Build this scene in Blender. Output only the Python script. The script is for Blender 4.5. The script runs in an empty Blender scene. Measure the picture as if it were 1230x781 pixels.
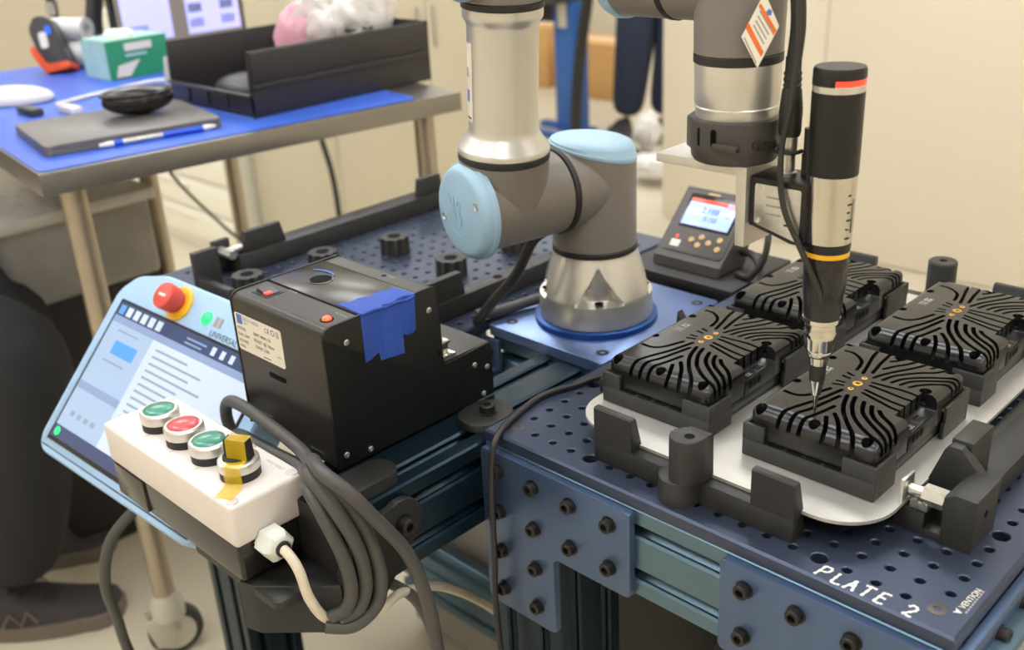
import bpy, bmesh, math, random
import numpy as np
from mathutils import Vector, Matrix

random.seed(4)
SC = bpy.context.scene
COL = SC.collection
MM = 0.001

# ---------------------------------------------------------------- camera
cam = bpy.data.cameras.new('camera')
camo = bpy.data.objects.new('camera', cam)
COL.objects.link(camo)
_right = (0.71600, 0.69627, -0.05043)
_down = (0.24796, -0.32118, -0.91398)
_fwd = (-0.65257, 0.64191, -0.40261)
camo.matrix_world = Matrix((
    (_right[0], -_down[0], -_fwd[0], 0.59176),
    (_right[1], -_down[1], -_fwd[1], -0.60435),
    (_right[2], -_down[2], -_fwd[2], 0.48502),
    (0, 0, 0, 1)))
cam.sensor_fit = 'HORIZONTAL'
cam.sensor_width = 36.0
cam.lens = 36.0 * 1244.5 / 1230.0
cam.clip_start = 0.02
cam.clip_end = 40
cam.dof.use_dof = True
cam.dof.focus_distance = 0.88
cam.dof.aperture_fstop = 5.8
SC.camera = camo

# ---------------------------------------------------------------- world and exposure
world = bpy.data.worlds.new('world')
SC.world = world
world.use_nodes = True
world.node_tree.nodes['Background'].inputs[0].default_value = (0.9, 0.92, 1.0, 1)
world.node_tree.nodes['Background'].inputs[1].default_value = 0.3
SC.view_settings.view_transform = 'Standard'
SC.view_settings.look = 'None'
SC.view_settings.gamma = 1.0
SC.view_settings.use_curve_mapping = False
SC.view_settings.exposure = 0.0
LIGHT_STRENGTH = 9.2
LIGHT_COLOR = (0.93, 0.965, 1.0)

# ---------------------------------------------------------------- material helpers
def lin(c):
    return tuple(((v / 255) / 12.92 if v / 255 <= 0.04045 else ((v / 255 + 0.055) / 1.055) ** 2.4) for v in c)

MATS = {}
def mat(name, rgb, metal=0.0, rough=0.5, var=0.08, scale=40.0, bump=0.0, bscale=400.0, stretch=(1, 1, 1),
        emit=None, estr=0.0, alpha=1.0, trans=0.0, coat=0.0, layer=0.0, spec=0.5, rvar=0.08, aniso=0.0):
    m = bpy.data.materials.new(name)
    m.use_nodes = True
    nt = m.node_tree
    b = nt.nodes['Principled BSDF']
    c = lin(rgb)
    tc = nt.nodes.new('ShaderNodeTexCoord')
    mp = nt.nodes.new('ShaderNodeMapping')
    mp.inputs['Scale'].default_value = stretch
    nt.links.new(tc.outputs['Object'], mp.inputs['Vector'])
    n = nt.nodes.new('ShaderNodeTexNoise')
    n.inputs['Scale'].default_value = scale
    n.inputs['Detail'].default_value = 4
    nt.links.new(mp.outputs[0], n.inputs['Vector'])
    r = nt.nodes.new('ShaderNodeValToRGB')
    r.color_ramp.elements[0].position = 0.3
    r.color_ramp.elements[1].position = 0.7
    r.color_ramp.elements[0].color = tuple(v * (1 - var) for v in c) + (1,)
    r.color_ramp.elements[1].color = tuple(min(1, v * (1 + var)) for v in c) + (1,)
    nt.links.new(n.outputs['Fac'], r.inputs['Fac'])
    nt.links.new(r.outputs['Color'], b.inputs['Base Color'])
    mr = nt.nodes.new('ShaderNodeMapRange')
    mr.inputs['To Min'].default_value = max(0.02, rough - rvar)
    mr.inputs['To Max'].default_value = min(1, rough + rvar)
    nt.links.new(n.outputs['Fac'], mr.inputs['Value'])
    nt.links.new(mr.outputs[0], b.inputs['Roughness'])
    b.inputs['Metallic'].default_value = metal
    b.inputs['Specular IOR Level'].default_value = spec
    if coat: b.inputs['Coat Weight'].default_value = coat
    if trans:
        b.inputs['Transmission Weight'].default_value = trans
    if alpha < 1: b.inputs['Alpha'].default_value = alpha
    if aniso: b.inputs['Anisotropic'].default_value = aniso
    if emit is not None:
        b.inputs['Emission Color'].default_value = lin(emit) + (1,)
        b.inputs['Emission Strength'].default_value = estr
    last = None
    if bump:
        n2 = nt.nodes.new('ShaderNodeTexNoise')
        n2.inputs['Scale'].default_value = bscale
        n2.inputs['Detail'].default_value = 3
        nt.links.new(mp.outputs[0], n2.inputs['Vector'])
        bp = nt.nodes.new('ShaderNodeBump')
        bp.inputs['Strength'].default_value = bump
        bp.inputs['Distance'].default_value = 0.001
        nt.links.new(n2.outputs['Fac'], bp.inputs['Height'])
        last = bp
    if layer:
        w = nt.nodes.new('ShaderNodeTexWave')
        w.wave_type = 'BANDS'
        w.bands_direction = 'Z'
        w.inputs['Scale'].default_value = 480
        w.inputs['Distortion'].default_value = 0.4
        nt.links.new(tc.outputs['Object'], w.inputs['Vector'])
        b2 = nt.nodes.new('ShaderNodeBump')
        b2.inputs['Strength'].default_value = layer
        b2.inputs['Distance'].default_value = 0.0005
        nt.links.new(w.outputs['Fac'], b2.inputs['Height'])
        if last: nt.links.new(last.outputs['Normal'], b2.inputs['Normal'])
        last = b2
    if last: nt.links.new(last.outputs['Normal'], b.inputs['Normal'])
    MATS[name] = m
    return m

M_PLATE = mat('anodized slate plate', (67, 75, 94), 0.62, 0.36, 0.06, 12, 0.05, 1500)
M_GUSSET = mat('anodized blue gusset', (86, 104, 136), 0.65, 0.38, 0.06, 10, 0.04, 1500)
M_PLATFORM = mat('anodized blue platform', (122, 144, 190), 0.8, 0.32, 0.05, 14, 0.03, 1500)
M_RING = mat('deep blue ring', (40, 82, 150), 0.7, 0.35)
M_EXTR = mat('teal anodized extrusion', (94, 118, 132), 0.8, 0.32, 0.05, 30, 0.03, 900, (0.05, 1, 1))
M_EXTR_SHADE = mat('shaded teal extrusion', (22, 40, 52), 0.6, 0.32, 0.06, 30, 0.03, 900)  # teal extrusion again, with the shade below the plates darkened into the colour
M_BOLT = mat('black oxide bolt', (50, 47, 45), 0.6, 0.42, 0.15, 300)
M_SOCKET = mat('bolt socket dark', (10, 10, 10), 0.0, 0.7, spec=0.1)
M_PRINT = mat('black printed plastic', (33, 32, 30), 0.0, 0.44, 0.10, 90, 0.12, 900, (1, 1, 6), layer=0.5)
M_PRINTG = mat('grey printed plastic top', (66, 62, 58), 0.0, 0.42, 0.12, 200, 0.15, 600)
M_COVER = mat('gloss black moulded cover', (26, 26, 26), 0.0, 0.25, 0.02, 30, 0.0, 2500, spec=0.55, rvar=0.02)
M_COVIN = mat('cover slot interior', (9, 9, 10), 0.0, 0.6, spec=0.2)
M_SHELL = mat('black lower shell', (20, 20, 20), 0.0, 0.4)
M_BRASS = mat('brass insert', (226, 168, 62), 0.9, 0.3)
M_ALU = mat('brushed aluminium sheet', (206, 202, 194), 0.7, 0.42, 0.04, 80, 0.05, 500, (1, 12, 1))
M_SILVER = mat('satin machined aluminium', (214, 211, 204), 0.78, 0.34, 0.02, 30, 0.0, 900, (1, 1, 0.05), rvar=0.04)
M_CHROME = mat('polished steel', (214, 210, 200), 1.0, 0.16, 0.03)
M_STEEL = mat('zinc steel', (205, 203, 198), 0.9, 0.32, 0.1, 200)
M_GREY = mat('warm grey robot paint', (124, 117, 110), 0.0, 0.42, 0.03, 30, 0.03, 2500)
M_SKY = mat('light blue plastic cap', (156, 188, 211), 0.0, 0.38, 0.03, 30, 0.02, 2000)
M_SKYL = mat('embossed blue line', (126, 168, 196), 0.0, 0.4)
M_RUBBER = mat('black rubber', (34, 32, 31), 0.0, 0.55, 0.1, 200)
M_CABLEB = mat('black cable', (40, 38, 37), 0.0, 0.45, 0.1, 200)
M_CABLEG = mat('dark grey cable', (74, 72, 70), 0.0, 0.52, 0.08, 120)
M_CABLEW = mat('cream cable', (216, 204, 182), 0.0, 0.5, 0.10, 60)
M_BLKBOX = mat('bronze black enclosure paint', (52, 48, 43), 0.35, 0.36, 0.05, 40, 0.06, 3000)
M_BLKSIDE = mat('matte black side plate', (11, 11, 12), 0.0, 0.5, 0.1, 90, 0.04, 2500)
M_GLOSS = mat('gloss smoked lid', (60, 56, 50), 0.3, 0.24, 0.05, 30)
M_LABEL = mat('off white label', (228, 219, 204), 0.0, 0.45, 0.02)
M_INK = mat('black print ink', (42, 40, 40), 0.0, 0.6)
M_INKB = mat('blue print ink', (78, 116, 190), 0.0, 0.5)
M_INKW = mat('white print ink', (214, 212, 206), 0.0, 0.6)
M_INKG = mat('pale grey print ink', (150, 147, 142), 0.0, 0.6)
M_TAPE = mat('blue painter tape', (40, 74, 164), 0.0, 0.62, 0.10, 90, 0.35, 700, (1, 1, 3))
M_LIDW = mat('warm white abs', (224, 214, 207), 0.0, 0.42, 0.02, 30)
M_BASEB = mat('glossy black abs', (34, 32, 30), 0.0, 0.18, 0.08, 40)
M_NYLON = mat('white nylon', (222, 224, 214), 0.0, 0.4, 0.03)
M_GREENB = mat('green lens', (46, 128, 106), 0.0, 0.3, 0.06, 60, coat=0.3)
M_REDB = mat('red lens', (196, 58, 64), 0.0, 0.3, 0.06, 60, coat=0.3)
M_AMBER = mat('amber polyimide film', (255, 214, 6), 0.0, 0.2, 0.05, 60, 0.3, 300, alpha=0.55, coat=0.4)
M_PEND = mat('pale blue pendant shell', (158, 190, 224), 0.0, 0.4, 0.03, 20)
M_ESTOP = mat('red stop button', (212, 74, 62), 0.0, 0.38, 0.04)
M_YELLOW = mat('yellow collar', (238, 180, 30), 0.0, 0.4, 0.04)
M_SCREEN = mat('pendant screen lit', (120, 140, 165), 0.0, 0.12, 0.0, emit=(176, 196, 224), estr=0.55)
M_SCRBAR = mat('screen navy bar', (40, 52, 84), 0.0, 0.14, 0.0, emit=(70, 82, 118), estr=0.5)
M_SCRPAN = mat('screen blue grey panel', (110, 125, 155), 0.0, 0.14, 0.0, emit=(132, 152, 192), estr=0.55)
M_SCRWHT = mat('screen pale panel', (150, 160, 175), 0.0, 0.14, 0.0, emit=(204, 216, 234), estr=0.6)
M_SCRBLU = mat('screen button blue', (60, 120, 180), 0.0, 0.14, 0.0, emit=(96, 156, 214), estr=0.6)
M_SCRINK = mat('screen text grey', (110, 122, 142), 0.0, 0.2, 0.0, emit=(150, 164, 186), estr=0.5)
M_BEZEL = mat('black bezel', (16, 17, 20), 0.0, 0.2)
M_LEDG = mat('green lamp', (40, 200, 110), 0.0, 0.3, 0.0, emit=(36, 240, 130), estr=0.8)
M_LEDR = mat('red lamp', (240, 60, 40), 0.0, 0.3, 0.0, emit=(255, 50, 36), estr=2.2)
M_LEDO = mat('orange red lamp', (250, 90, 60), 0.0, 0.3, 0.0, emit=(255, 74, 44), estr=2.2)
M_DISP = mat('charcoal meter shell', (74, 68, 64), 0.0, 0.42, 0.05, 60)
M_LCD = mat('meter lcd lit', (150, 170, 220), 0.0, 0.15, 0.0, emit=(160, 180, 246), estr=0.95)
M_LCDR = mat('meter lcd red bar', (180, 70, 40), 0.0, 0.15, 0.0, emit=(196, 84, 58), estr=0.8)
M_LCDI = mat('meter lcd ink', (60, 66, 90), 0.0, 0.2, 0.0, emit=(86, 92, 130), estr=0.3)
M_GOLDK = mat('gold keypad button', (196, 160, 110), 0.1, 0.4)
M_TOOLB = mat('satin black anodized', (34, 33, 33), 0.3, 0.38, 0.05, 80)
M_TOOLS = mat('smoked tool nose', (44, 42, 41), 0.2, 0.28, 0.06, 60)
M_LAMINATE = mat('blue esd mat', (62, 100, 200), 0.0, 0.38, 0.05, 8, 0.05, 900)
M_STAIN = mat('stainless steel', (146, 142, 136), 0.85, 0.3, 0.06, 30, 0.05, 600, (1, 0.1, 1))
M_TUBE = mat('satin steel tube', (176, 164, 146), 0.75, 0.36, 0.05, 40)
M_BIN = mat('black conductive plastic', (44, 42, 42), 0.0, 0.45, 0.06, 40)
M_LAPTOP = mat('space grey laptop', (122, 117, 114), 0.6, 0.42, 0.03, 60)
M_WHITEP = mat('white plastic', (226, 222, 218), 0.0, 0.35, 0.02)
M_PAPER = mat('white paper roll', (228, 226, 222), 0.0, 0.7, 0.03, 40, 0.1, 200)
M_GREENC = mat('green carton', (38, 140, 98), 0.0, 0.5, 0.04, 20)
M_MINT = mat('pale mint carton print', (176, 214, 206), 0.0, 0.5, 0.08, 30)
M_ORANGE = mat('orange rubber', (226, 84, 42), 0.0, 0.45, 0.05)
M_DGREY = mat('dark grey plastic', (62, 60, 62), 0.0, 0.4, 0.05)
M_POUCH = mat('clear pouch film', (232, 226, 222), 0.0, 0.2, 0.08, 30, 0.6, 60, alpha=0.62, coat=0.5)
M_PINK = mat('pink antistatic film', (232, 172, 188), 0.0, 0.25, 0.08, 30, 0.5, 60, alpha=0.8)
M_FLOOR = mat('cream epoxy floor', (206, 196, 174), 0.0, 0.34, 0.04, 2.0)
M_WALL = mat('cream painted wall', (228, 217, 196), 0.0, 0.7, 0.02, 1.5, 0.05, 200)
M_WALLD = mat('tan painted wall', (194, 182, 158), 0.0, 0.7, 0.03, 1.5)
M_CEIL = mat('white ceiling tile', (222, 224, 226), 0.0, 0.8, 0.03, 3.0)
M_CAB = mat('beige cabinet paint', (212, 203, 180), 0.1, 0.45, 0.02, 3.0)
M_CABW = mat('cream drawer paint', (242, 238, 224), 0.1, 0.4, 0.02, 3.0)
M_POST = mat('blue lift column paint', (54, 104, 178), 0.2, 0.4, 0.04)
M_CARD = mat('tan cardboard', (206, 160, 100), 0.0, 0.75, 0.06, 20)
M_JEANS = mat('dark navy denim', (38, 46, 70), 0.0, 0.85, 0.15, 40, 0.4, 500)
M_TROUS = mat('black twill trousers', (30, 31, 35), 0.0, 0.8, 0.18, 25, 0.5, 350)
M_SHIRT = mat('charcoal shirt', (60, 62, 68), 0.0, 0.85, 0.1, 40)
M_SKIN = mat('skin', (206, 160, 132), 0.0, 0.5, 0.06, 40)
M_HAIR = mat('dark brown hair', (46, 34, 28), 0.0, 0.6, 0.2, 200)
M_SHOE = mat('dark grey suede shoe', (58, 54, 56), 0.0, 0.8, 0.15, 80, 0.3, 500)
M_SOLE = mat('taupe rubber sole', (112, 102, 92), 0.0, 0.6, 0.08, 60)
M_CASTER = mat('pale grey caster fork', (196, 192, 178), 0.2, 0.4, 0.04)
M_TYRE = mat('dark grey tyre', (58, 55, 54), 0.0, 0.6, 0.1)
M_LIGHT = mat('ceiling light diffuser', (240, 236, 226), 0.0, 0.5, 0.0)
_b = M_LIGHT.node_tree.nodes['Principled BSDF']
_b.inputs['Emission Color'].default_value = LIGHT_COLOR + (1,)
_b.inputs['Emission Strength'].default_value = LIGHT_STRENGTH

# ---------------------------------------------------------------- mesh helpers (all coordinates in millimetres)
OFF = {}

def crom(pts, n=6):
    P = [Vector(p) for p in pts]
    if len(P) < 3: return P
    out = []
    for i in range(len(P) - 1):
        p0 = P[max(i - 1, 0)]; p1 = P[i]; p2 = P[i + 1]; p3 = P[min(i + 2, len(P) - 1)]
        for k in range(n):
            t = k / n
            out.append(0.5 * ((2 * p1) + (-p0 + p2) * t + (2 * p0 - 5 * p1 + 4 * p2 - p3) * t * t + (-p0 + 3 * p1 - 3 * p2 + p3) * t ** 3))
    out.append(P[-1])
    return out

class MB:
    def __init__(self): self.bm = bmesh.new()
    def box(self, x0, y0, z0, x1, y1, z1, b=0.0, seg=2, M=None):
        r = bmesh.ops.create_cube(self.bm, size=1.0)
        vs = r['verts']
        for v in vs:
            v.co = Vector(((x0 + x1) / 2 + v.co.x * (x1 - x0), (y0 + y1) / 2 + v.co.y * (y1 - y0), (z0 + z1) / 2 + v.co.z * (z1 - z0)))
            if M is not None: v.co = M @ v.co
        if b > 0:
            es = list({e for v in vs for e in v.link_edges})
            bmesh.ops.bevel(self.bm, geom=es, offset=b, segments=seg, affect='EDGES', profile=0.5)
        return self
    def lathe(self, o, ax, prof, seg=32, ref=None, a0=0.0, a1=None):
        o = Vector(o); ax = Vector(ax).normalized()
        u = Vector(ref) if ref else (Vector((1, 0, 0)) if abs(ax.x) < 0.9 else Vector((0, 1, 0)))
        u = (u - ax * u.dot(ax)).normalized(); w = ax.cross(u)
        rings = []
        for r, h in prof:
            if r <= 1e-6: rings.append([self.bm.verts.new(o + ax * h)])
            else: rings.append([self.bm.verts.new(o + ax * h + (u * math.cos(2 * math.pi * k / seg) + w * math.sin(2 * math.pi * k / seg)) * r) for k in range(seg)])
        for a, b in zip(rings[:-1], rings[1:]):
            for k in range(seg):
                k2 = (k + 1) % seg
                if len(a) == 1 and len(b) == 1: continue
                if len(a) == 1: f = (a[0], b[k2], b[k])
                elif len(b) == 1: f = (a[k], a[k2], b[0])
                else: f = (a[k], a[k2], b[k2], b[k])
                self.bm.faces.new(f)
        if len(rings[0]) > 1: self.bm.faces.new(rings[0][::-1])
        if len(rings[-1]) > 1: self.bm.faces.new(rings[-1])
        return self
    def cyl(self, p0, p1, r0, r1=None, seg=24, b=0.0):
        p0 = Vector(p0); p1 = Vector(p1); r1 = r0 if r1 is None else r1
        h = (p1 - p0).length
        pr = [(r0, 0), (r1, h)] if not b else [(r0 - b, 0), (r0, b), (r1, h - b), (r1 - b, h)]
        return self.lathe(p0, p1 - p0, pr, seg)
    def tube(self, pts, r, seg=10, n=6, smooth=True):
        P = crom(pts, n) if smooth else [Vector(p) for p in pts]
        rings = []
        t = (P[1] - P[0]).normalized()
        u = t.orthogonal().normalized()
        for i, p in enumerate(P):
            t = (P[min(i + 1, len(P) - 1)] - P[max(i - 1, 0)]).normalized()
            u = (u - t * u.dot(t)).normalized(); w = t.cross(u)
            rr = r[min(i, len(r) - 1)] if isinstance(r, (list, tuple)) else r
            rings.append([self.bm.verts.new(p + (u * math.cos(2 * math.pi * k / seg) + w * math.sin(2 * math.pi * k / seg)) * rr) for k in range(seg)])
        for a, b in zip(rings[:-1], rings[1:]):
            for k in range(seg): self.bm.faces.new((a[k], a[(k + 1) % seg], b[(k + 1) % seg], b[k]))
        self.bm.faces.new(rings[0][::-1]); self.bm.faces.new(rings[-1])
        return self
    def prism(self, pts, h, o=(0, 0, 0), u=(1, 0, 0), v=(0, 1, 0), b=0.0, seg=2, taper=None):
        o = Vector(o); u = Vector(u); v = Vector(v); w = u.cross(v).normalized()
        lo = [self.bm.verts.new(o + u * p[0] + v * p[1]) for p in pts]
        tp = taper or pts
        hi = [self.bm.verts.new(o + u * p[0] + v * p[1] + w * h) for p in tp]
        n = len(pts)
        self.bm.faces.new(lo[::-1]); ft = self.bm.faces.new(hi)
        for k in range(n): self.bm.faces.new((lo[k], lo[(k + 1) % n], hi[(k + 1) % n], hi[k]))
        if b > 0:
            es = list(ft.edges)
            bmesh.ops.bevel(self.bm, geom=es, offset=b, segments=seg, affect='EDGES', profile=0.5)
        return self
    def ball(self, c, r, s=(1, 1, 1), seg=20, M=None):
        res = bmesh.ops.create_uvsphere(self.bm, u_segments=seg, v_segments=max(6, seg // 2), radius=1)
        for vv in res['verts']:
            vv.co = Vector((vv.co.x * r * s[0], vv.co.y * r * s[1], vv.co.z * r * s[2]))
            if M is not None: vv.co = M @ vv.co
            vv.co += Vector(c)
        return self
    def poly(self, pts):
        self.bm.faces.new([self.bm.verts.new(Vector(p)) for p in pts]); return self
    def build(self, name, m, parent=None, off=None, kind=None, label=None, angle=35, mats=None):
        bmesh.ops.recalc_face_normals(self.bm, faces=self.bm.faces[:])
        return from_bm(self.bm, name, m, parent, off, kind, label, angle, mats)

def from_bm(bm, name, m, parent=None, off=None, kind=None, label=None, angle=35, mats=None):
    if parent is not None and off is None: off = OFF[parent.name]
    if off is None:
        lo = Vector((min(v.co.x for v in bm.verts), min(v.co.y for v in bm.verts), min(v.co.z for v in bm.verts)))
        hi = Vector((max(v.co.x for v in bm.verts), max(v.co.y for v in bm.verts), max(v.co.z for v in bm.verts)))
        off = Vector(((lo.x + hi.x) / 2, (lo.y + hi.y) / 2, lo.z))
    off = Vector(off)
    for v in bm.verts: v.co = (v.co - off) * MM
    me = bpy.data.meshes.new(name)
    bm.to_mesh(me); bm.free()
    for mm in (mats or [m]): me.materials.append(mm)
    me.shade_smooth()
    me.set_sharp_from_angle(angle=math.radians(angle))
    o = bpy.data.objects.new(name, me)
    COL.objects.link(o)
    if parent is not None: o.parent = parent
    else: o.location = off * MM
    OFF[o.name] = off
    if kind: o['kind'] = kind
    if label: o['label'] = label
    return o

def tag(o, label, cat, group=None):
    o['label'] = label; o['category'] = cat
    if group: o['group'] = group
    return o

def thing(name, label, cat, loc=(0, 0, 0), group=None, mat3=None):
    o = bpy.data.objects.new(name, None)
    o.empty_display_size = 0.02
    COL.objects.link(o)
    if mat3 is None:
        o.location = Vector(loc) * MM
        OFF[o.name] = Vector(loc)
    else:
        o.matrix_world = Matrix.Translation(Vector(loc) * MM) @ mat3
        OFF[o.name] = Vector((0, 0, 0))
    return tag(o, label, cat, group)

def dup(root, dloc=(0, 0, 0), label=None):
    r = root.copy(); COL.objects.link(r)
    r.location = root.location + Vector(dloc) * MM
    OFF[r.name] = OFF[root.name] + Vector(dloc)
    if label: r['label'] = label
    for ch in list(root.children):
        c = ch.copy(); COL.objects.link(c); c.parent = r
        for g in list(ch.children):
            d = g.copy(); COL.objects.link(d); d.parent = c
    return r

def text(body, size, o, xd, yd, m, parent, name='lettering', align='LEFT', ext=0.05, shear=0.0, spacing=1.0):
    cu = bpy.data.curves.new(name, 'FONT')
    cu.body = body; cu.size = size * MM; cu.extrude = ext * MM; cu.align_x = align; cu.shear = shear
    cu.space_character = spacing
    cu.materials.append(m)
    ob = bpy.data.objects.new(name, cu); COL.objects.link(ob)
    x = Vector(xd).normalized(); y = Vector(yd); y = (y - x * y.dot(x)).normalized(); z = x.cross(y)
    p = (Vector(o) - OFF[parent.name]) * MM
    ob.parent = parent
    ob.matrix_basis = Matrix(((x.x, y.x, z.x, p.x), (x.y, y.y, z.y, p.y), (x.z, y.z, z.z, p.z), (0, 0, 0, 1)))
    return ob

def rrect(x0, y0, x1, y1, r, n=5):
    out = []
    for cx, cy, a in ((x1 - r, y0 + r, -90), (x1 - r, y1 - r, 0), (x0 + r, y1 - r, 90), (x0 + r, y0 + r, 180)):
        for k in range(n + 1):
            t = math.radians(a + 90 * k / n)
            out.append((cx + r * math.cos(t), cy + r * math.sin(t)))
    return out

def bolt_head(parent, c, ax, r=6.4, h=7.5, name='bolt'):
    """black socket head bolt: knurled head with a recessed hexagon"""
    ax = Vector(ax).normalized(); c = Vector(c)
    b = MB().lathe(c, ax, [(r * 1.22, -0.01), (r * 1.22, 1.0), (r, 1.1), (r, h - 0.8), (r - 0.8, h), (r * 0.52, h), (r * 0.5, h - 3.2), (0, h - 3.2)], 20)
    o = b.build(name, M_BOLT, parent)
    s = MB().lathe(c, ax, [(r * 0.49, h - 3.0), (r * 0.49, h - 2.6), (0, h - 2.6)], 6).build('hex_socket', M_SOCKET, o)
    return o

def extr_profile(w, h):
    """outline of a t-slot profile made of 45 mm modules, centred on 0"""
    nx, ny = round(w / 45), round(h / 45)
    out = []
    def side(p, d, nrm, n):
        for i in range(n):
            c = (p[0] + d[0] * (22.5 + 45 * i), p[1] + d[1] * (22.5 + 45 * i))
            for a, q in ((-7.5, 0), (-5.2, 2.0), (-5.2, 4.5), (-9, 4.5), (-9, 8), (-4, 13), (4, 13), (9, 8), (9, 4.5), (5.2, 4.5), (5.2, 2.0), (7.5, 0)):
                out.append((c[0] + d[0] * a - nrm[0] * q, c[1] + d[1] * a - nrm[1] * q))
    def corner(x, y, d0, d1):
        out.append((x - d0[0] * 2, y - d0[1] * 2)); out.append((x + d1[0] * 2, y + d1[1] * 2))
    W, H = w / 2, h / 2
    corner(-W, -H, (0, -1), (1, 0)); side((-W, -H), (1, 0), (0, -1), nx)
    corner(W, -H, (1, 0), (0, 1)); side((W, -H), (0, 1), (1, 0), ny)
    corner(W, H, (0, 1), (-1, 0)); side((W, H), (-1, 0), (0, 1), nx)
    corner(-W, H, (-1, 0), (0, -1)); side((-W, H), (0, -1), (-1, 0), ny)
    return out

def extrusion(name, parent, axis, a0, a1, c, w, h, m, label=None):
    pts = extr_profile(w, h)
    if axis == 'x': b = MB().prism(pts, a1 - a0, (a0, c[0], c[1]), (0, 1, 0), (0, 0, 1))
    elif axis == 'y': b = MB().prism(pts, a1 - a0, (c[0], a0, c[1]), (0, 0, 1), (1, 0, 0))
    else: b = MB().prism(pts, a1 - a0, (c[0], c[1], a0), (1, 0, 0), (0, 1, 0))
    return b.build(name, m, parent, label=label, angle=25)

def perforated(bm_, x0, y0, x1, y1, zt, zb, ox, oy, nx, ny, pitch, rad, seg=16, edge=2.0, side=True):
    """plate with a square lattice of drilled holes; rad(i,j) gives each radius or 0"""
    bm = bm_.bm
    V = {}
    def vt(x, y, z):
        k = (round(x, 3), round(y, 3), round(z, 3))
        if k not in V: V[k] = bm.verts.new(k)
        return V[k]
    hp = pitch / 2
    def quad(a, b, c, d, z):
        bm.faces.new((vt(*a, z), vt(*b, z), vt(*c, z), vt(*d, z)))
    for i in range(nx):
        for j in range(ny):
            cx, cy = ox + i * pitch, oy + j * pitch
            r = rad(i, j)
            sq = []
            for k in range(seg):
                a = 2 * math.pi * k / seg + math.pi / 4
                c, s = math.cos(a), math.sin(a); q = hp / max(abs(c), abs(s))
                sq.append((cx + c * q, cy + s * q))
            if r <= 0:
                bm.faces.new([vt(p[0], p[1], zt) for p in sq]); continue
            rb = r + 1.0
            top = [bm.verts.new((cx + rb * math.cos(2 * math.pi * k / seg + math.pi / 4), cy + rb * math.sin(2 * math.pi * k / seg + math.pi / 4), zt)) for k in range(seg)]
            mid = [bm.verts.new((cx + r * math.cos(2 * math.pi * k / seg + math.pi / 4), cy + r * math.sin(2 * math.pi * k / seg + math.pi / 4), zt - 0.8)) for k in range(seg)]
            bot = [bm.verts.new((cx + r * math.cos(2 * math.pi * k / seg + math.pi / 4), cy + r * math.sin(2 * math.pi * k / seg + math.pi / 4), zb + 0.5)) for k in range(seg)]
            for k in range(seg):
                k2 = (k + 1) % seg
                bm.faces.new((vt(*sq[k], zt), vt(*sq[k2], zt), top[k2], top[k]))
                bm.faces.new((top[k], top[k2], mid[k2], mid[k]))
                bm.faces.new((mid[k], mid[k2], bot[k2], bot[k]))
            bm.faces.new(bot)
    gx0, gx1 = ox - hp, ox + (nx - 1) * pitch + hp
    gy0, gy1 = oy - hp, oy + (ny - 1) * pitch + hp
    a0, b0, a1, b1 = x0 + edge, y0 + edge, x1 - edge, y1 - edge
    for q in (((a0, b0), (a1, b0), (gx1, gy0), (gx0, gy0)), ((a1, b0), (a1, b1), (gx1, gy1), (gx1, gy0)),
              ((a1, b1), (a0, b1), (gx0, gy1), (gx1, gy1)), ((a0, b1), (a0, b0), (gx0, gy0), (gx0, gy1))):
        quad(*q, zt)
    lo = [(x0, y0), (x1, y0), (x1, y1), (x0, y1)]; hi = [(a0, b0), (a1, b0), (a1, b1), (a0, b1)]
    for k in range(4):
        k2 = (k + 1) % 4
        bm.faces.new((vt(*lo[k], zt - edge), vt(*lo[k2], zt - edge), vt(*hi[k2], zt), vt(*hi[k], zt)))
        bm.faces.new((vt(*lo[k], zb), vt(*lo[k2], zb), vt(*lo[k2], zt - edge), vt(*lo[k], zt - edge)))
    bm.faces.new([vt(*p, zb) for p in lo[::-1]])

# ================================================================= SETTING
FZ = -820.0
def struct(name, mb, m):
    return mb.build(name, m, None, kind='structure')
struct('floor', MB().box(-5600, -2700, FZ - 20, 2700, 6600, FZ), M_FLOOR)
struct('ceiling', MB().box(-5600, -2700, 2000, 2700, 6600, 2030), M_CEIL)
struct('wall_right', MB().box(2600, -2700, FZ, 2700, 6600, 2000), M_WALL)
struct('wall_left', MB().box(-5700, -2700, FZ, -5600, 6600, 2000), M_WALLD)
struct('wall_far', MB().box(-5600, 6500, FZ, 2600, 6600, 2000), M_WALL)
struct('wall_near', MB().box(-5600, -2700, FZ, 2600, -2600, 2000), M_WALL)
w = struct('wall_back', MB().box(-1795, 2630, FZ, 2600, 2760, 2000), M_WALL)
for k, (xa, xb) in enumerate(((-1798, -1134), (-1130, 90), (94, 1320))):
    MB().box(xa, 2622, FZ + 4, xb, 2630, 1990, 1.5).build('panel', M_WALL, w)
# ceiling lights
n = 0
for ly in (-1500, 0, 1500, 3200, 4900):
    for lx in (-4300, -2300, -500, 1300):
        t = thing('ceiling_light', 'flat rectangular ceiling light panel overhead', 'light', (lx, ly, 1985), 'ceiling light panels')
        MB().box(lx - 600, ly - 300, 1986, lx + 600, ly + 300, 1999, 2).build('frame', M_WHITEP, t)
        MB().box(lx - 580, ly - 280, 1983, lx + 580, ly + 280, 1988).build('diffuser', M_LIGHT, t)

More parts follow.
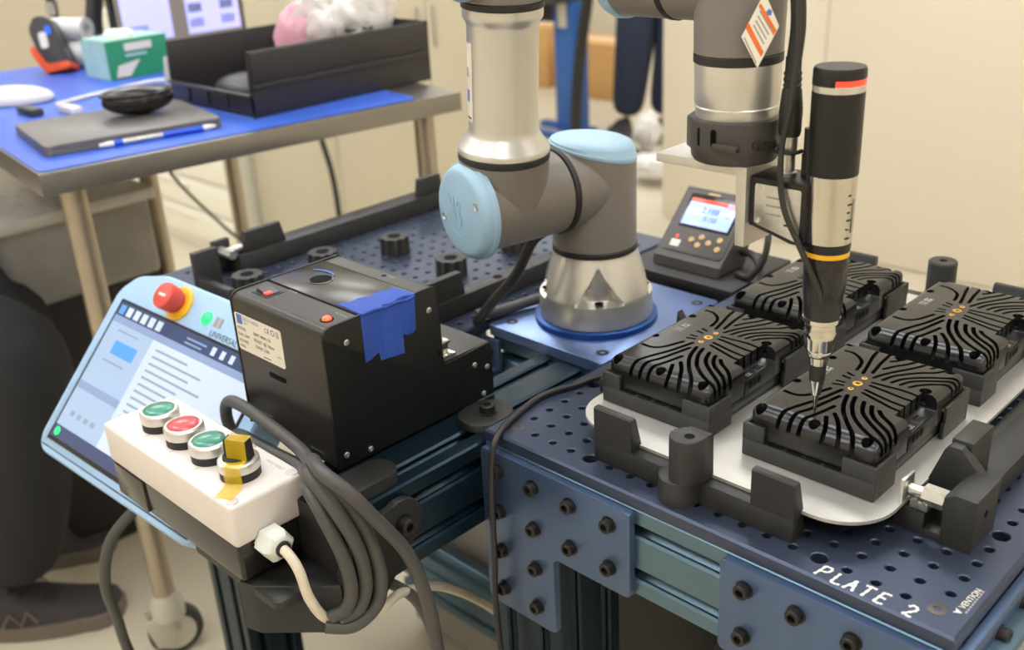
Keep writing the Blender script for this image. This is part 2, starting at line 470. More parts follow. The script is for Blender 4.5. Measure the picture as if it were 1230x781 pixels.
# ================================================================= WORK CELL FRAME (right bench, beam, legs)
t = thing('extrusion_bench', 'teal anodized T-slot extrusion frame with blue bolted corner plates under the perforated plate', 'frame', (180, 100, FZ))
FR = t
extrusion('front_beam', t, 'x', -44, 404, (0, -57), 45, 90, M_EXTR)
extrusion('rear_beam', t, 'x', -44, 404, (470, -57), 45, 90, M_EXTR)
extrusion('side_beam', t, 'y', 22.5, 447, (382, -57), 45, 90, M_EXTR)
extrusion('side_beam', t, 'y', 22.5, 447, (-22, -57), 45, 90, M_EXTR_SHADE)
extrusion('leg', t, 'z', FZ + 2, -102, (0, 22.5), 90, 90, M_EXTR_SHADE)
extrusion('leg', t, 'z', FZ + 2, -102, (360, 22.5), 90, 90, M_EXTR_SHADE)
extrusion('leg', t, 'z', FZ + 2, -102, (0, 447), 90, 90, M_EXTR_SHADE)
extrusion('leg', t, 'z', FZ + 2, -102, (360, 447), 90, 90, M_EXTR_SHADE)
# gusset plates with bolts
def gusset(pts, bolts, o, u, v, nrm, th):
    g = MB().prism(pts, th, o, u, v, 1.2).build('corner_plate', M_GUSSET, FR, label='blue anodized corner plate')
    U, Vv, O, N = Vector(u), Vector(v), Vector(o), Vector(nrm)
    for a, c in bolts:
        bolt_head(g, O + U * a + Vv * c + N * th, nrm)
def rc(pts, r=5):
    """round the corners of a polygon a little"""
    out = []
    n_ = len(pts)
    for i in range(n_):
        p = Vector(pts[i]); a = (Vector(pts[i - 1]) - p); b_ = (Vector(pts[(i + 1) % n_]) - p)
        a.normalize(); b_.normalize()
        p0, p1 = p + a * r, p + b_ * r
        for k in range(5):
            s = k / 4
            q = p0 * (1 - s) ** 2 + p * 2 * s * (1 - s) + p1 * s * s
            out.append((q.x, q.y))
    return out
gl = rc([(-45, -15.5), (-45, -192), (45, -192), (45, -103), (135, -103), (135, -15.5)])
gusset(gl, [(x, z) for x in (-22.5, 22.5, 67.5, 112.5) for z in (-34.5, -79.5)] + [(x, z) for x in (-22.5, 22.5) for z in (-124.5, -169.5)],
       (0, -22.6, 0), (1, 0, 0), (0, 0, 1), (0, -1, 0), 7.0)
gr = rc([(225, -15.5), (225, -103), (315, -103), (315, -192), (404, -192), (404, -15.5)])
gusset(gr, [(x, z) for x in (247.5, 292.5, 337.5, 382.5) for z in (-34.5, -79.5)] + [(x, z) for x in (337.5, 382.5) for z in (-124.5, -169.5)],
       (0, -22.6, 0), (1, 0, 0), (0, 0, 1), (0, -1, 0), 7.0)
gs = rc([(-22, -15.5), (-22, -192), (67, -192), (67, -103), (157, -103), (157, -15.5)])
gusset(gs, [(y, z) for y in (0, 45, 90, 135) for z in (-34.5, -79.5)] + [(y, z) for y in (0, 45) for z in (-124.5, -169.5)],
       (405, 0, 0), (0, 1, 0), (0, 0, 1), (1, 0, 0), 7.0)

# perforated plate
t = thing('perforated_plate', 'slate blue drilled tooling plate with PLATE 2 painted at its front corner', 'plate', (180, 236, -12))
P2 = t
BIG = {(4, 0), (14, 0), (18, 5), (0, 5), (18, 17), (0, 17), (4, 22), (14, 22)}
CORN = {(0, 0), (18, 0), (0, 22), (18, 22)}
b = MB()
perforated(b, -45, -22.5, 405, 517.5, 0, -12, -22.5, 0, 19, 23, 22.5, lambda i, j: 0 if (i, j) in CORN else (6.6 if (i, j) in BIG else 3.7))
b.build('plate', M_PLATE, t, angle=30)
for i, j in CORN:
    x, y = -22.5 + 22.5 * i, 22.5 * j
    s = MB().lathe((x, y, 0), (0, 0, 1), [(6.6, -1.0), (6.6, 0.15), (5.8, 0.35), (3.0, 0.35), (2.8, -0.6), (0, -0.6)], 24).build('countersunk_screw', mat('bronzed screw', (96, 90, 84), 0.7, 0.4) if 'bronzed screw' not in MATS else MATS['bronzed screw'], t)
    MB().lathe((x, y, 0), (0, 0, 1), [(3.0, -0.5), (3.0, -0.2), (0, -0.2)], 6).build('hex_socket', M_SOCKET, s)
# hand painted PLATE 2 as brush strokes lying on the plate
def strokes(lines, o, xd, yd, h, r, parent, m, name='lettering'):
    b = MB()
    O, X, Y = Vector(o), Vector(xd), Vector(yd)
    for li, ln in enumerate(lines):
        lift = 0.15 + 0.06 * li
        pts = [O + X * (p[0] * h) + Y * (p[1] * h) for p in ln]
        P = crom(pts, 5)
        for i in range(len(P)):
            q0 = P[max(i - 1, 0)]; q1 = P[min(i + 1, len(P) - 1)]
        prev = None
        zc = X.cross(Y).normalized()
        L = []
        for i, p in enumerate(P):
            d = (P[min(i + 1, len(P) - 1)] - P[max(i - 1, 0)]).normalized()
            nn = zc.cross(d)
            rr = r * (0.85 + 0.25 * math.sin(i * 1.7))
            L.append((p + nn * rr, p - nn * rr))
        top = [[b.bm.verts.new(a + zc * lift), b.bm.verts.new(c + zc * lift)] for a, c in L]
        for a, c in zip(top[:-1], top[1:]): b.bm.faces.new((a[0], a[1], c[1], c[0]))
    return b.build(name, m, parent)
G = {
 'P': [[(0, 0), (.08, .5), (.12, 1)], [(.12, .98), (.5, .98), (.55, .72), (.42, .52), (.08, .46)]],
 'L': [[(.05, 1), (.02, .5), (0, .05)], [(0, .04), (.25, .02), (.5, .08)]],
 'A': [[(0, 0), (.18, .5), (.32, 1)], [(.32, 1), (.42, .5), (.52, 0)], [(.12, .38), (.3, .42), (.46, .36)]],
 'T': [[(.28, .98), (.26, .5), (.2, 0)], [(0, .95), (.3, 1.0), (.6, .98)]],
 'E': [[(.1, 1), (.05, .5), (0, 0)], [(.08, .98), (.3, 1), (.52, 1)], [(.05, .52), (.25, .54), (.42, .52)], [(0, .03), (.25, 0), (.48, .06)]],
 '2': [[(.02, .78), (.2, 1.0), (.42, .9), (.45, .68), (.25, .38), (0, .06)], [(0, .05), (.15, .14), (.3, .02), (.5, .06)]],
}
for ch, px in (('P', 299), ('L', 312.5), ('A', 322), ('T', 333.5), ('E', 345.5), ('2', 366)):
    strokes(G[ch], (px, -19.6 if ch == 'P' else -20.8, 0), (1, 0.02, 0), (0.05, 1, 0), 13.6, 1.2, t, M_INKW)
text('VENTION', 6.4, (396.6, 11.5, 0.1), (0.05, 1, 0), (-1, 0.05, 0), M_LABEL, t, ext=0.06)
b = MB(); b.poly([(391.6, 3.4, .15), (397.4, 6.4, .15), (391.6, 9.4, .15), (393.0, 6.4, .15)]); b.build('logo_mark', M_LABEL, t)
for k in range(9): MB().box(398.2, 8 + k * 3.6, 0.02, 399.6, 10.4 + k * 3.6, 0.12).build('lettering', M_INKG, t)

# ================================================================= FIXTURE ON THE PLATE
def stop_tab(xa, xb, y0, parent, z1=52.5, sgn=1):
    """upright stop tab: front face square, back face sloping out at the foot"""
    b = MB()
    pts = [(0, 20), (0, z1 - 1.5), (1.5, z1), (6.5, z1), (8, z1 - 2), (16.5, 20)]
    pts = [(y0 + sgn * p[0], p[1]) for p in pts]
    b.prism(pts, xb - xa, (xa, 0, 0), (0, 1, 0), (0, 0, 1), 1.2)
    return b.build('stop_tab', M_PRINT, parent)
t = thing('fixture_rail', 'black printed rail with two stop tabs and drilled boss along the plate front edge', 'fixture', (168, 8, 0))
MB().box(71, 2, 0, 268, 19, 21, 0.8).build('bar', M_PRINT, t)
stop_tab(71, 112, 2, t); stop_tab(230, 268, 2, t)
circ = [(164 + 17.5 * math.cos(a), 0 + 17.5 * math.sin(a)) for a in [math.radians(q) for q in range(90, 361, 15)]] + [(184, 4), (184, 18), (164, 18)]
MB().prism(circ, 22.5, (0, 0, 0), (1, 0, 0), (0, 1, 0), 0.8).build('boss_foot', M_PRINT, t)
dd = [(171 + 14 * math.cos(a), -1 + 14 * math.sin(a)) for a in [math.radians(q) for q in range(110, 331, 10)]] + [(187, 2), (187, 15), (166, 15)]
bs = MB().prism(dd, 39.5, (0, 0, 22.5), (1, 0, 0), (0, 1, 0), 1.6, taper=[(min(p[0], 186), p[1]) for p in dd]).build('boss', M_PRINT, t)
MB().lathe((174, -1, 62.05), (0, 0, 1), [(4.4, 0), (4.4, 0.12), (3.2, 0.12), (3.0, 0.02), (0, 0.02)], 20).build('boss_hole', M_SOCKET, bs)
MB().prism([(185, 1.5), (185, 18), (200, 18), (200, 1.5)], 5, (0, 0, 0)).build('web', M_PRINT, t)

t = thing('fixture_rail', 'black printed fixture rail behind the two rear battery modules, tabs showing', 'fixture', (168, 480, 0))
MB().box(40, 474, 0, 268, 490, 21, 0.8).build('bar', M_PRINT, t)
stop_tab(50, 92, 490, t, sgn=-1); stop_tab(226, 268, 490, t, sgn=-1)
cb = MB().lathe((165, 494, 0), (0, 0, 1), [(17, 0), (17, 22), (15.5, 23), (15.5, 60.5), (14, 62), (4.5, 62), (4.3, 56), (0, 56)], 28).build('boss', M_PRINT, t)

t = thing('fixture_rail', 'black printed fixture rail along the left side behind the front left module', 'fixture', (5, 280, 0))
MB().box(-8, 104, 0, 18, 470, 15, 0.8).build('bar', M_PRINT, t)
MB().prism([(0, 0), (20, 0), (20, 10), (4, 34)], 9, (-4, 232, 15), (1, 0, 0), (0, 0, 1), 0.6).build('stop_tab', M_PRINT, t)

t = thing('fixture_rail', 'black printed fixture rail with toggle clamp at the right end of the plate', 'fixture', (345, 270, 0))
MB().box(334, 120, 0, 362, 470, 21, 0.8).build('bar', M_PRINT, t)
MB().box(322, 122, 0, 334, 470, 15, 0.8).build('ledge', M_PRINT, t)
b = MB().box(313, 76, 0, 337, 112, 19, 0.6).box(337, 76, 0, 351, 112, 6, 0.4).box(337, 94, 6, 351, 112, 19, 0.4)
b.build('clamp_base', M_PRINT, t)
MB().prism([(0, 0), (24, 0), (24, 45), (8, 45), (0, 40)], 44, (350.5, 118, 0), (1, 0, 0), (0, 0, 1), 0.8).build('clamp_block', M_PRINT, t)
MB().prism([(318, 8), (320, 24), (330, 54), (334, 58), (343, 58), (370, 30), (370, 8)], 10, (0, 128.2, 0), (1, 0, 0), (0, 0, 1), 0.8).build('wedge_wall', M_PRINT, t)
MB().box(331, 128.4, 20, 348, 168, 60, 0.8).build('rear_wall', M_PRINT, t)
sc = MB().lathe((374.6, 96, 25), (1, 0, 0), [(3.2, 0), (3.2, 0.3), (0, 0.3)], 16).build('cross_hole', M_SOCKET, t)
# toggle clamp hardware
b = MB().cyl((322, 82, 33), (338, 82, 33), 4.8, 4.8, 16)
b.cyl((333, 82, 33), (350, 82, 33), 8.2, 8.2, 6)
cl = b.build('clamp_plunger', M_STEEL, t, label='bright zinc clamp plunger with hexagon nut')
MB().box(317.5, 72, 23, 320.5, 91, 44, 0.6).box(320, 79, 30, 324, 85, 36, 0.5).build('clamp_pad', M_STEEL, cl)
MB().box(324, 77, 19.5, 338, 88, 27, 0.8).cyl((328, 76, 26), (328, 89, 26), 3.0, None, 12).cyl((335, 76, 25), (335, 89, 25), 2.4, None, 12).build('clamp_link', M_STEEL, cl)

# aluminium carrier sheet
o = MB().prism(rrect(26, 14, 321, 470, 46, 10), 3, (0, 0, 21.2), (1, 0, 0), (0, 1, 0), 0.5).build('carrier_sheet', M_ALU, None)
tag(o, 'bare aluminium carrier sheet with large rounded corners under the battery modules', 'sheet')

# ================================================================= BATTERY MODULES
TOPZ = 69.5
SLOTS = dict(
 S1=[(9.1,40.4),(16.1,39.7),(23,41.6),(28.9,48.7),(32.8,59.3),(35.9,68)],
 S2=[(44.5,71.1),(42,60.5),(38.5,45.5),(32.4,28.6),(28.2,15.8),(26.5,7.2),(26.4,-3)],
 S3=[(48.5,60),(45.7,46.5),(41.4,26.5),(37.5,16.4),(36.2,8.3),(36.6,-3)],
 S4=[(53.7,41.5),(50.7,27),(47.7,15.4),(45.4,8.5),(45.6,-3)],
 T1=[(33.3,77.3),(41,79.6)], T2=[(32.9,84.6),(39.3,85.2)], T3=[(32.9,95.8),(39.3,94.6)], T4=[(33.4,103.3),(39.2,101.3)],
 H=[(10.5,142.4),(18.5,142.1),(27.4,136.2),(32.7,129.2),(35.1,120.2),(36.3,113.4)],
 B1=[(32.6,168),(34.9,146.9),(38.8,130.9),(43.7,110.1)],
 B2=[(44.6,168),(46.3,140),(48.2,126.2),(49.6,116)],
 B3=[(52,146),(57,153),(64,168)],
 B4=[(53.6,128.6),(59.2,140),(66.8,152.4),(72,168)],
 B5=[(54.7,108.3),(59.1,120.8),(66.1,133.9),(74,147.8),(82,168)],
 B6=[(62.4,108.5),(66,120.3),(73,130.8),(82,141.5),(92,149.9),(100,168)],
 B7=[(70.4,109),(74.1,119.3),(82,129),(92.3,137.8),(102,144),(114,154)],
 B8=[(77.9,109.2),(81.7,119.5),(89.5,127.7),(98.5,134),(106,140),(114,147.5)],
 B9=[(85.7,109.7),(89.6,117.2),(96.5,124.7),(104.6,131),(114,139)],
 B10=[(85,154.3),(90.1,168)],
 R1=[(58.3,98.8),(69.5,99.6),(79.8,100.7),(88.9,100.4),(97,99)],
 R2=[(59.2,92.8),(71.5,91.2),(83.1,89.2),(92.8,88),(99,88)],
 R3=[(59.7,83.1),(71.6,80),(83.6,77.2),(93.6,75.7),(99,76)],
 R4=[(60.7,76.9),(71.7,73.2),(82.5,69.5),(91.2,66.8),(98,66)],
 F1=[(52.8,65.4),(57.2,50.9),(60.8,43),(66.1,34.1),(76,21.4),(85.4,10.5),(89.5,4.2),(92.5,-3)],
 F2=[(59.4,66.5),(63,54),(68.4,43.8),(75.3,33.7),(85.5,24.1),(95.2,17.1),(103.5,12.5),(114,8.7)],
 F3=[(68.8,63),(73.5,50.6),(79.4,42.1),(88.3,33.9),(97.6,26.4),(104.7,20.9),(114,14.5)],
 F4=[(77.1,60.2),(82,49.5),(89.3,41.1),(97,35.4),(104.8,29.5),(114,22)],
 F5=[(85.4,56.2),(91.4,49.3),(99.9,43.4),(106.8,37.0),(114,30)],
 G1=[(57.3,21.7),(63,10.8),(65.4,4),(66,-3)],
 G2=[(60,30.4),(68.2,20.2),(74.5,9.9),(78.0,3.5),(80,-3)],
)
WELLS = [(7.5, 6.2, 4.6), (54.9, 7.8, 4.6), (99.8, 7.8, 4.6), (7.5, 158, 4.6), (54.9, 157.5, 4.6), (99.8, 157.5, 4.6), (98.7, 111.5, 5.0)]
HOLES = [(6.8, 63.4, 3.9), (8.0, 122.5, 3.9)]
def bool_cut(ob, cutter):
    md = ob.modifiers.new('cut', 'BOOLEAN')
    md.operation = 'DIFFERENCE'; md.solver = 'EXACT'; md.object = cutter
    md.material_mode = 'TRANSFER'
    dg_ = bpy.context.evaluated_depsgraph_get()
    nm = bpy.data.meshes.new_from_object(ob.evaluated_get(dg_))
    ob.modifiers.clear()
    old = ob.data; ob.data = nm; bpy.data.meshes.remove(old)
    bpy.data.objects.remove(cutter)

def slot_outline(pl, hw):
    P = [Vector((q.x, q.y)) for q in crom([(a, c, 0) for a, c in pl], 4)]
    left, right = [], []
    for i, p in enumerate(P):
        tg = (P[min(i + 1, len(P) - 1)] - P[max(i - 1, 0)]).normalized()
        n_ = Vector((-tg.y, tg.x))
        left.append(p + n_ * hw); right.append(p - n_ * hw)
    t1 = (P[-1] - P[-2]).normalized(); t0 = (P[0] - P[1]).normalized()
    def cap(c, t_):
        n_ = Vector((-t_.y, t_.x))
        return [c + n_ * (hw * math.cos(a)) + t_ * (hw * math.sin(a)) for a in [math.pi * k / 6 for k in range(1, 6)]]
    pts = left + cap(P[-1], t1) + right[::-1] + cap(P[0], t0)
    return [(p.x, p.y) for p in pts]

def cover_mesh():
    W, D = 111.0, 165.0
    def lines(L_, r0, r1):
        a = [r0 * (1 - math.cos(math.pi / 2 * k / 8)) for k in range(9)]
        c = [L_ - r1 * (1 - math.cos(math.pi / 2 * k / 8)) for k in range(8, -1, -1)]
        return np.array(a + list(np.linspace(r0, L_ - r1, 9))[1:-1] + c)
    us, vs = lines(W, 7.0, 7.0), lines(D, 13.0, 9.0)
    U, V = np.meshgrid(us, vs, indexing='ij')
    def rd(d_, r):
        d_ = np.clip(d_, 0, r); return r - np.sqrt(np.maximum(0, r * r - (r - d_) ** 2))
    p = 2.4
    drop = (rd(V, 13.0) ** p + rd(D - V, 9.0) ** p + rd(U, 7.0) ** p + rd(W - U, 7.0) ** p) ** (1 / p)
    h = TOPZ - np.minimum(drop, 15.0)
    R = 7.0
    PU, PV = U.copy(), V.copy()
    for cu, su in ((R, -1), (W - R, 1)):
        for cv, sv in ((R, -1), (D - R, 1)):
            a = (U - cu) * su / R; c = (V - cv) * sv / R
            m = (a > 0) & (c > 0)
            PU[m] = cu + su * R * (a * np.sqrt(np.maximum(0, 1 - c * c / 2)))[m]
            PV[m] = cv + sv * R * (c * np.sqrt(np.maximum(0, 1 - a * a / 2)))[m]
    nu, nv = U.shape
    bm = bmesh.new()
    g = [[bm.verts.new((PU[i, j] * MM, PV[i, j] * MM, h[i, j] * MM)) for j in range(nv)] for i in range(nu)]
    for i in range(nu - 1):
        for j in range(nv - 1): bm.faces.new((g[i][j], g[i + 1][j], g[i + 1][j + 1], g[i][j + 1]))
    per = [g[i][0] for i in range(nu)] + [g[-1][j] for j in range(1, nv)] + [g[i][-1] for i in range(nu - 2, -1, -1)] + [g[0][j] for j in range(nv - 2, 0, -1)]
    bot = [bm.verts.new((v.co.x, v.co.y, 41.5 * MM)) for v in per]
    n_ = len(per)
    for k in range(n_): bm.faces.new((per[k], bot[k], bot[(k + 1) % n_], per[(k + 1) % n_]))
    bm.faces.new(bot[::-1])
    bmesh.ops.recalc_face_normals(bm, faces=bm.faces[:])
    me = bpy.data.meshes.new('cover'); bm.to_mesh(me); bm.free()
    me.materials.append(M_COVER); me.materials.append(M_COVIN)
    ob = bpy.data.objects.new('cover', me); COL.objects.link(ob)
    Z0 = Vector((0, 0, 0))
    b = MB()
    for k, pl in SLOTS.items():
        hw = 1.4 if k[0] == 'T' else (1.95 if k[0] in 'SGF' else 1.65)
        b.prism(slot_outline(pl, hw), 34, (0, 0, 56.5))
    bool_cut(ob, b.build('cutter', M_COVIN, None, off=Z0))
    b = MB().box(97.5, 56.5, 56, 125, 107.5, 90, 2.0)
    c1 = b.build('cutter', M_COVER, None, off=Z0)
    bool_cut(ob, c1)
    b = MB()
    for u0, v0, r in WELLS: b.lathe((u0, v0, 56.4), (0, 0, 1), [(r - 0.4, 0), (r, 6), (r + 0.3, 34)], 24)
    bool_cut(ob, b.build('cutter', M_COVER, None, off=Z0))
    b = MB()
    for u0, v0, r in HOLES: b.lathe((u0, v0, 58), (0, 0, 1), [(r, 0), (r, 34)], 24)
    bool_cut(ob, b.build('cutter', M_COVIN, None, off=Z0))
    me = ob.data
    bm = bmesh.new(); bm.from_mesh(me)
    bmesh.ops.dissolve_degenerate(bm, dist=1e-6, edges=bm.edges[:])
    bm.to_mesh(me); bm.free()
    me.shade_smooth(); me.set_sharp_from_angle(angle=math.radians(28))
    return ob
ML = {0: 'black ribbed battery module directly under the nozzle tip, front right of four',
      1: 'black ribbed battery module in the holder at the front left, beside the drilled boss',
      2: 'black ribbed battery module at the rear left, half hidden behind the tool nose',
      3: 'black ribbed battery module at the rear right, cut by the picture edge'}
MG = 'ribbed battery modules on the aluminium sheet'
m0 = thing('battery_module', ML[0], 'module', (0, 0, 0), MG)
co_ = cover_mesh(); co_.parent = m0; co_.location = (0, 0, 0)
OFF[co_.name] = Vector((0, 0, 0))
b = MB().box(1.5, 1.5, 30, 109.5, 163.5, 41.2, 2).box(0.6, 0.6, 42.5, 110.4, 164.4, 44.0, 0.6)
b.box(111, 57, 41, 111.6, 107, 55, 0.2)
b.build('lower_shell', M_SHELL, m0)
for v, r in ((77.9, 2.6), (90, 4.3), (102.2, 2.6)):
    i_ = MB().lathe((49.1, v, TOPZ), (0, 0, 1), [(r, -0.5), (r, 0.15), (r * 0.85, 0.3), (r * 0.45, 0.3), (r * 0.42, -0.6), (0, -0.6)], 24).build('brass_insert', M_BRASS, m0, label='brass threaded insert')
    MB().lathe((49.1, v, TOPZ), (0, 0, 1), [(r * 0.4, -0.55), (r * 0.4, -0.3), (0, -0.3)], 12).build('thread_hole', M_COVIN, i_)
for u0, v0, r in WELLS:
    MB().lathe((u0, v0, 56.4), (0, 0, 1), [(3.3, 0), (3.3, 1.6), (2.8, 2.2), (1.2, 2.2), (1.1, 1.2), (0, 1.2)], 14).build('cover_screw', M_BOLT, m0)
text('GE', 6, (108.5, 66, 56.15), (0, 1, 0), (-1, 0, 0), M_INKG, m0, ext=0.04)
b = MB()
for (a0, c0, a1, c1) in ((100, 63.5, 100.5, 77), (109, 63.5, 109.5, 77), (100, 63.5, 109.5, 64), (100, 76.5, 109.5, 77)): b.box(a0, c0, 56, a1, c1, 56.2)
for k in range(4): b.box(101 + k * 2, 83, 56, 102.1 + k * 2, 92, 56.2)
b.build('connector_marks', M_COVIN, m0)
b = MB()
for k in range(3): b.box(111.4, 64 + k * 7, 46, 112.0, 69 + k * 7, 52, 0.2)
b.build('side_emblem', M_COVIN, m0)
b = MB().box(110.6, 124, 49, 111.5, 146, 53.5, 0.4)
pg = b.build('side_port', M_COVIN, m0)
MB().lathe((111.2, 122, 51), (1, 0, 0), [(1.6, 0), (1.6, 0.6), (0, 0.6)], 12).lathe((111.2, 148, 51), (1, 0, 0), [(1.6, 0), (1.6, 0.6), (0, 0.6)], 12).build('port_screw', M_BRASS, pg)
# printed code label
rr = random.Random(7)
b = MB()
for i in range(6):
    for j in range(5):
        if rr.random() < 0.62: b.box(12.5 + j * 1.3, 96 + i * 1.3, TOPZ + 0.01, 13.7 + j * 1.3, 97.2 + i * 1.3, TOPZ + 0.07)
for i in range(3): b.box(12.5 + i * 2.4, 84 + i, TOPZ + 0.01, 13.3 + i * 2.4, 94, TOPZ + 0.07)
b.box(19.4, 84, TOPZ + 0.01, 19.8, 104, TOPZ + 0.07)
b.build('code_label', M_INKG, m0)
# printed holder
HL = {0: 'black printed holder tray under the front right battery module, nearest the toggle clamp',
      1: 'black printed holder tray under the front left battery module',
      2: 'black printed holder tray under the rear left battery module',
      3: 'black printed holder tray under the rear right battery module'}
HG = 'printed battery holder trays'
h0 = thing('holder_tray', HL[0], 'tray', (0, 0, 0), HG)
b = MB().box(4, 4, 24.2, 107, 161, 30, 0.6)
b.box(-3.5, -4, 24.2, 114.5, 3.2, 40.5, 1.0).box(-3.5, 2, 24.2, 0.2, 40, 40.5, 0.6).box(110.8, 2, 24.2, 114.5, 32, 40.5, 0.6)
b.box(-3.5, 161.8, 24.2, 114.5, 168.5, 40.5, 1.0).box(-3.5, 122, 24.2, 0.2, 164, 40.5, 0.6).box(110.8, 120, 24.2, 114.5, 164, 40.5, 0.6)
b.build('base_frame', M_PRINT, h0)
for xa, xb, ya, yb in ((-3.5, 17, -4, 0.0), (86, 114.5, -4, 0.0), (-3.5, 17, 165.2, 168.5), (86, 114.5, 165.2, 168.5)):
    bb = MB().box(xa, ya, 40.0, xb, yb, 54.5, 0.8)
    yy = (ya, 30) if ya < 0 else (121, yb)
    if xa < 0: bb.box(-3.5, yy[0] if ya > 0 else ya, 40, -0.2, (yb if ya > 0 else 24), 54.5, 0.6)
    else: bb.box(111.6, 121 if ya > 0 else ya, 40, 114.8, (yb if ya > 0 else 30), 54.5, 0.6)
    bb.build('corner_post', M_PRINT, h0)
for k in range(4):
    MB().box(20 + k * 17, -3.6, 40.3, 33 + k * 17, 2.8, 41.0, 0.2).build('ledge_pad', M_COVIN, h0)
def place(root, k, pos, lab):
    r = root if k == 0 else dup(root, (0, 0, 0), lab)
    return r
POS = [(190, 61, 0), (38, 62, 0), (42, 260, 0), (191, 260, 0)]
ms = [m0] + [dup(m0, POS[k], ML[k]) for k in (1, 2, 3)]
hs_ = [h0] + [dup(h0, POS[k], HL[k]) for k in (1, 2, 3)]
m0.location = Vector(POS[0]) * MM; h0.location = Vector(POS[0]) * MM
OFF[m0.name] = Vector(POS[0])

# ================================================================= ROBOT PLATFORM AND LEFT STRUCTURE
t = thing('robot_platform', 'bright blue anodized mounting plate on an extrusion beam under the robot base', 'platform', (-132, 250, -102))
b = MB(); b.prism(rc([(-218, 153), (-46, 153), (-46, 372), (-218, 372)], 5), 12, (0, 0, -12), (1, 0, 0), (0, 1, 0), 1.2)
b.build('plate', M_PLATFORM, t)
for x, y in ((-201, 176), (-64, 176), (-201, 352), (-64, 352)):
    s = MB().lathe((x, y, 0), (0, 0, 1), [(7, -0.5), (7, 0.2), (6, 0.4), (3, 0.4), (2.8, -0.3), (0, -0.3)], 20).build('countersunk_screw', M_BOLT, t)
MB().lathe((-135, 250, 0), (0, 0, 1), [(71, 0.1), (71.5, 0.8), (71.5, 6.4), (70.5, 7), (0, 7)], 72).build('spacer_ring', M_RING, t, label='deep blue anodized spacer ring')
extrusion('front_beam', t, 'x', -212, -47, (178, -57), 45, 90, M_EXTR)
extrusion('rear_beam', t, 'x', -212, -47, (350, -57), 45, 90, M_EXTR_SHADE)
# left beam carrying the feeder
t = thing('extrusion_beam', 'dark teal double extrusion beam running under the black feeder box', 'beam', (-90, -60, -102))
extrusion('beam', t, 'y', -198, 150, (-90, -57), 90, 90, M_EXTR_SHADE)
MB().box(-134, -200, -101, -46, -198, -13, 1).build('end_cap', M_RUBBER, t)
br = thing('angle_bracket', 'dark blue cast angle bracket pair beside the robot platform beam', 'bracket', (-235, 142, -102))
for z0 in (-98, -54):
    b = MB().box(-232, 146, z0, -196, 152, z0 + 40, 1).box(-232, 110, z0, -196, 146, z0 + 6, 1)
    b.prism([(0, 0), (36, 0), (0, 36)], 5, (-232, 146, z0 + 3), (0, -1, 0), (0, 0, 1), 0.5)
    o = b.build('bracket', M_GUSSET, br)
    bolt_head(o, (-212, 146, z0 + 24), (0, -1, 0), 6, 6)
# table one: rear plate
t = thing('perforated_plate', 'slate blue drilled tooling plate behind the feeder box, carrying knobs and rails', 'plate', (-460, 230, -12))
P1 = t
b = MB()
perforated(b, -697, -22.5, -226, 517.5, 0, -12, -675, 0, 20, 23, 22.5, lambda i, j: 3.8 if 0 < j < 22 else 0, seg=12)
b.build('plate', M_PLATE, t, angle=30)
t = thing('extrusion_table', 'shaded teal extrusion table frame on the left under the rear drilled plate', 'frame', (-460, 230, FZ))
extrusion('leg', t, 'z', FZ + 2, -102, (-652, 22), 90, 90, M_EXTR_SHADE)
extrusion('leg', t, 'z', FZ + 2, -102, (-652, 470), 90, 90, M_EXTR_SHADE)
extrusion('leg', t, 'z', FZ + 2, -102, (-270, 470), 90, 90, M_EXTR_SHADE)
extrusion('front_beam', t, 'x', -697, -230, (22, -57), 45, 90, M_EXTR_SHADE)
extrusion('side_beam', t, 'y', 46, 424, (-652, -57), 45, 90, M_EXTR_SHADE)
extrusion('rear_beam', t, 'x', -697, -226, (494, -57), 45, 90, M_EXTR_SHADE)
extrusion('lower_beam', t, 'x', -606, -122, (300, -600), 45, 90, M_EXTR)
M_TAUPE = mat('taupe box paint', (150, 146, 140), 0.1, 0.5, 0.03, 3)
t = thing('taupe_box', 'taupe box standing on the floor behind the lower extrusion beam', 'cabinet', (-360, 410, FZ))  # plain box added to fill the taupe area below the left beam
MB().box(-680, 350, FZ + 20, -130, 470, -330, 4).build('body', M_TAUPE, t)
MB().box(-672, 346, FZ + 30, -138, 350, -340, 2).build('door', M_TAUPE, t)
for x in (-660, -150): MB().box(x - 10, 360, FZ, x + 10, 460, FZ + 20, 2).build('foot', M_RUBBER, t)
t = thing('power_unit', 'black power unit standing on the floor under the drilled plate', 'box', (72, 312, FZ))
MB().box(-115, 230, FZ + 12, 260, 395, -300, 6).build('housing', M_RUBBER, t)
for x in (-95, 240): MB().box(x - 10, 240, FZ, x + 10, 385, FZ + 12, 2).build('foot', M_RUBBER, t)
for k, (x, y, lb) in enumerate(((60, 190, 'black power lead drooping under the front beam, nearest the leg'), (110, 200, 'black power lead drooping under the front beam, second from the leg'), (165, 180, 'black power lead drooping under the front beam, third from the leg'), (215, 195, 'black power lead drooping under the front beam, beside the right corner plate'))):
    o = MB().tube([(x + 120, y, -120), (x + 60, y + 6, -240), (x + 10, y, -420), (x - 10, y - 10, -640), (x + 20, y - 10, FZ + 12)], 9, 10).build('power_lead', M_RUBBER, None)
    tag(o, lb, 'cable', 'black power leads under the bench')
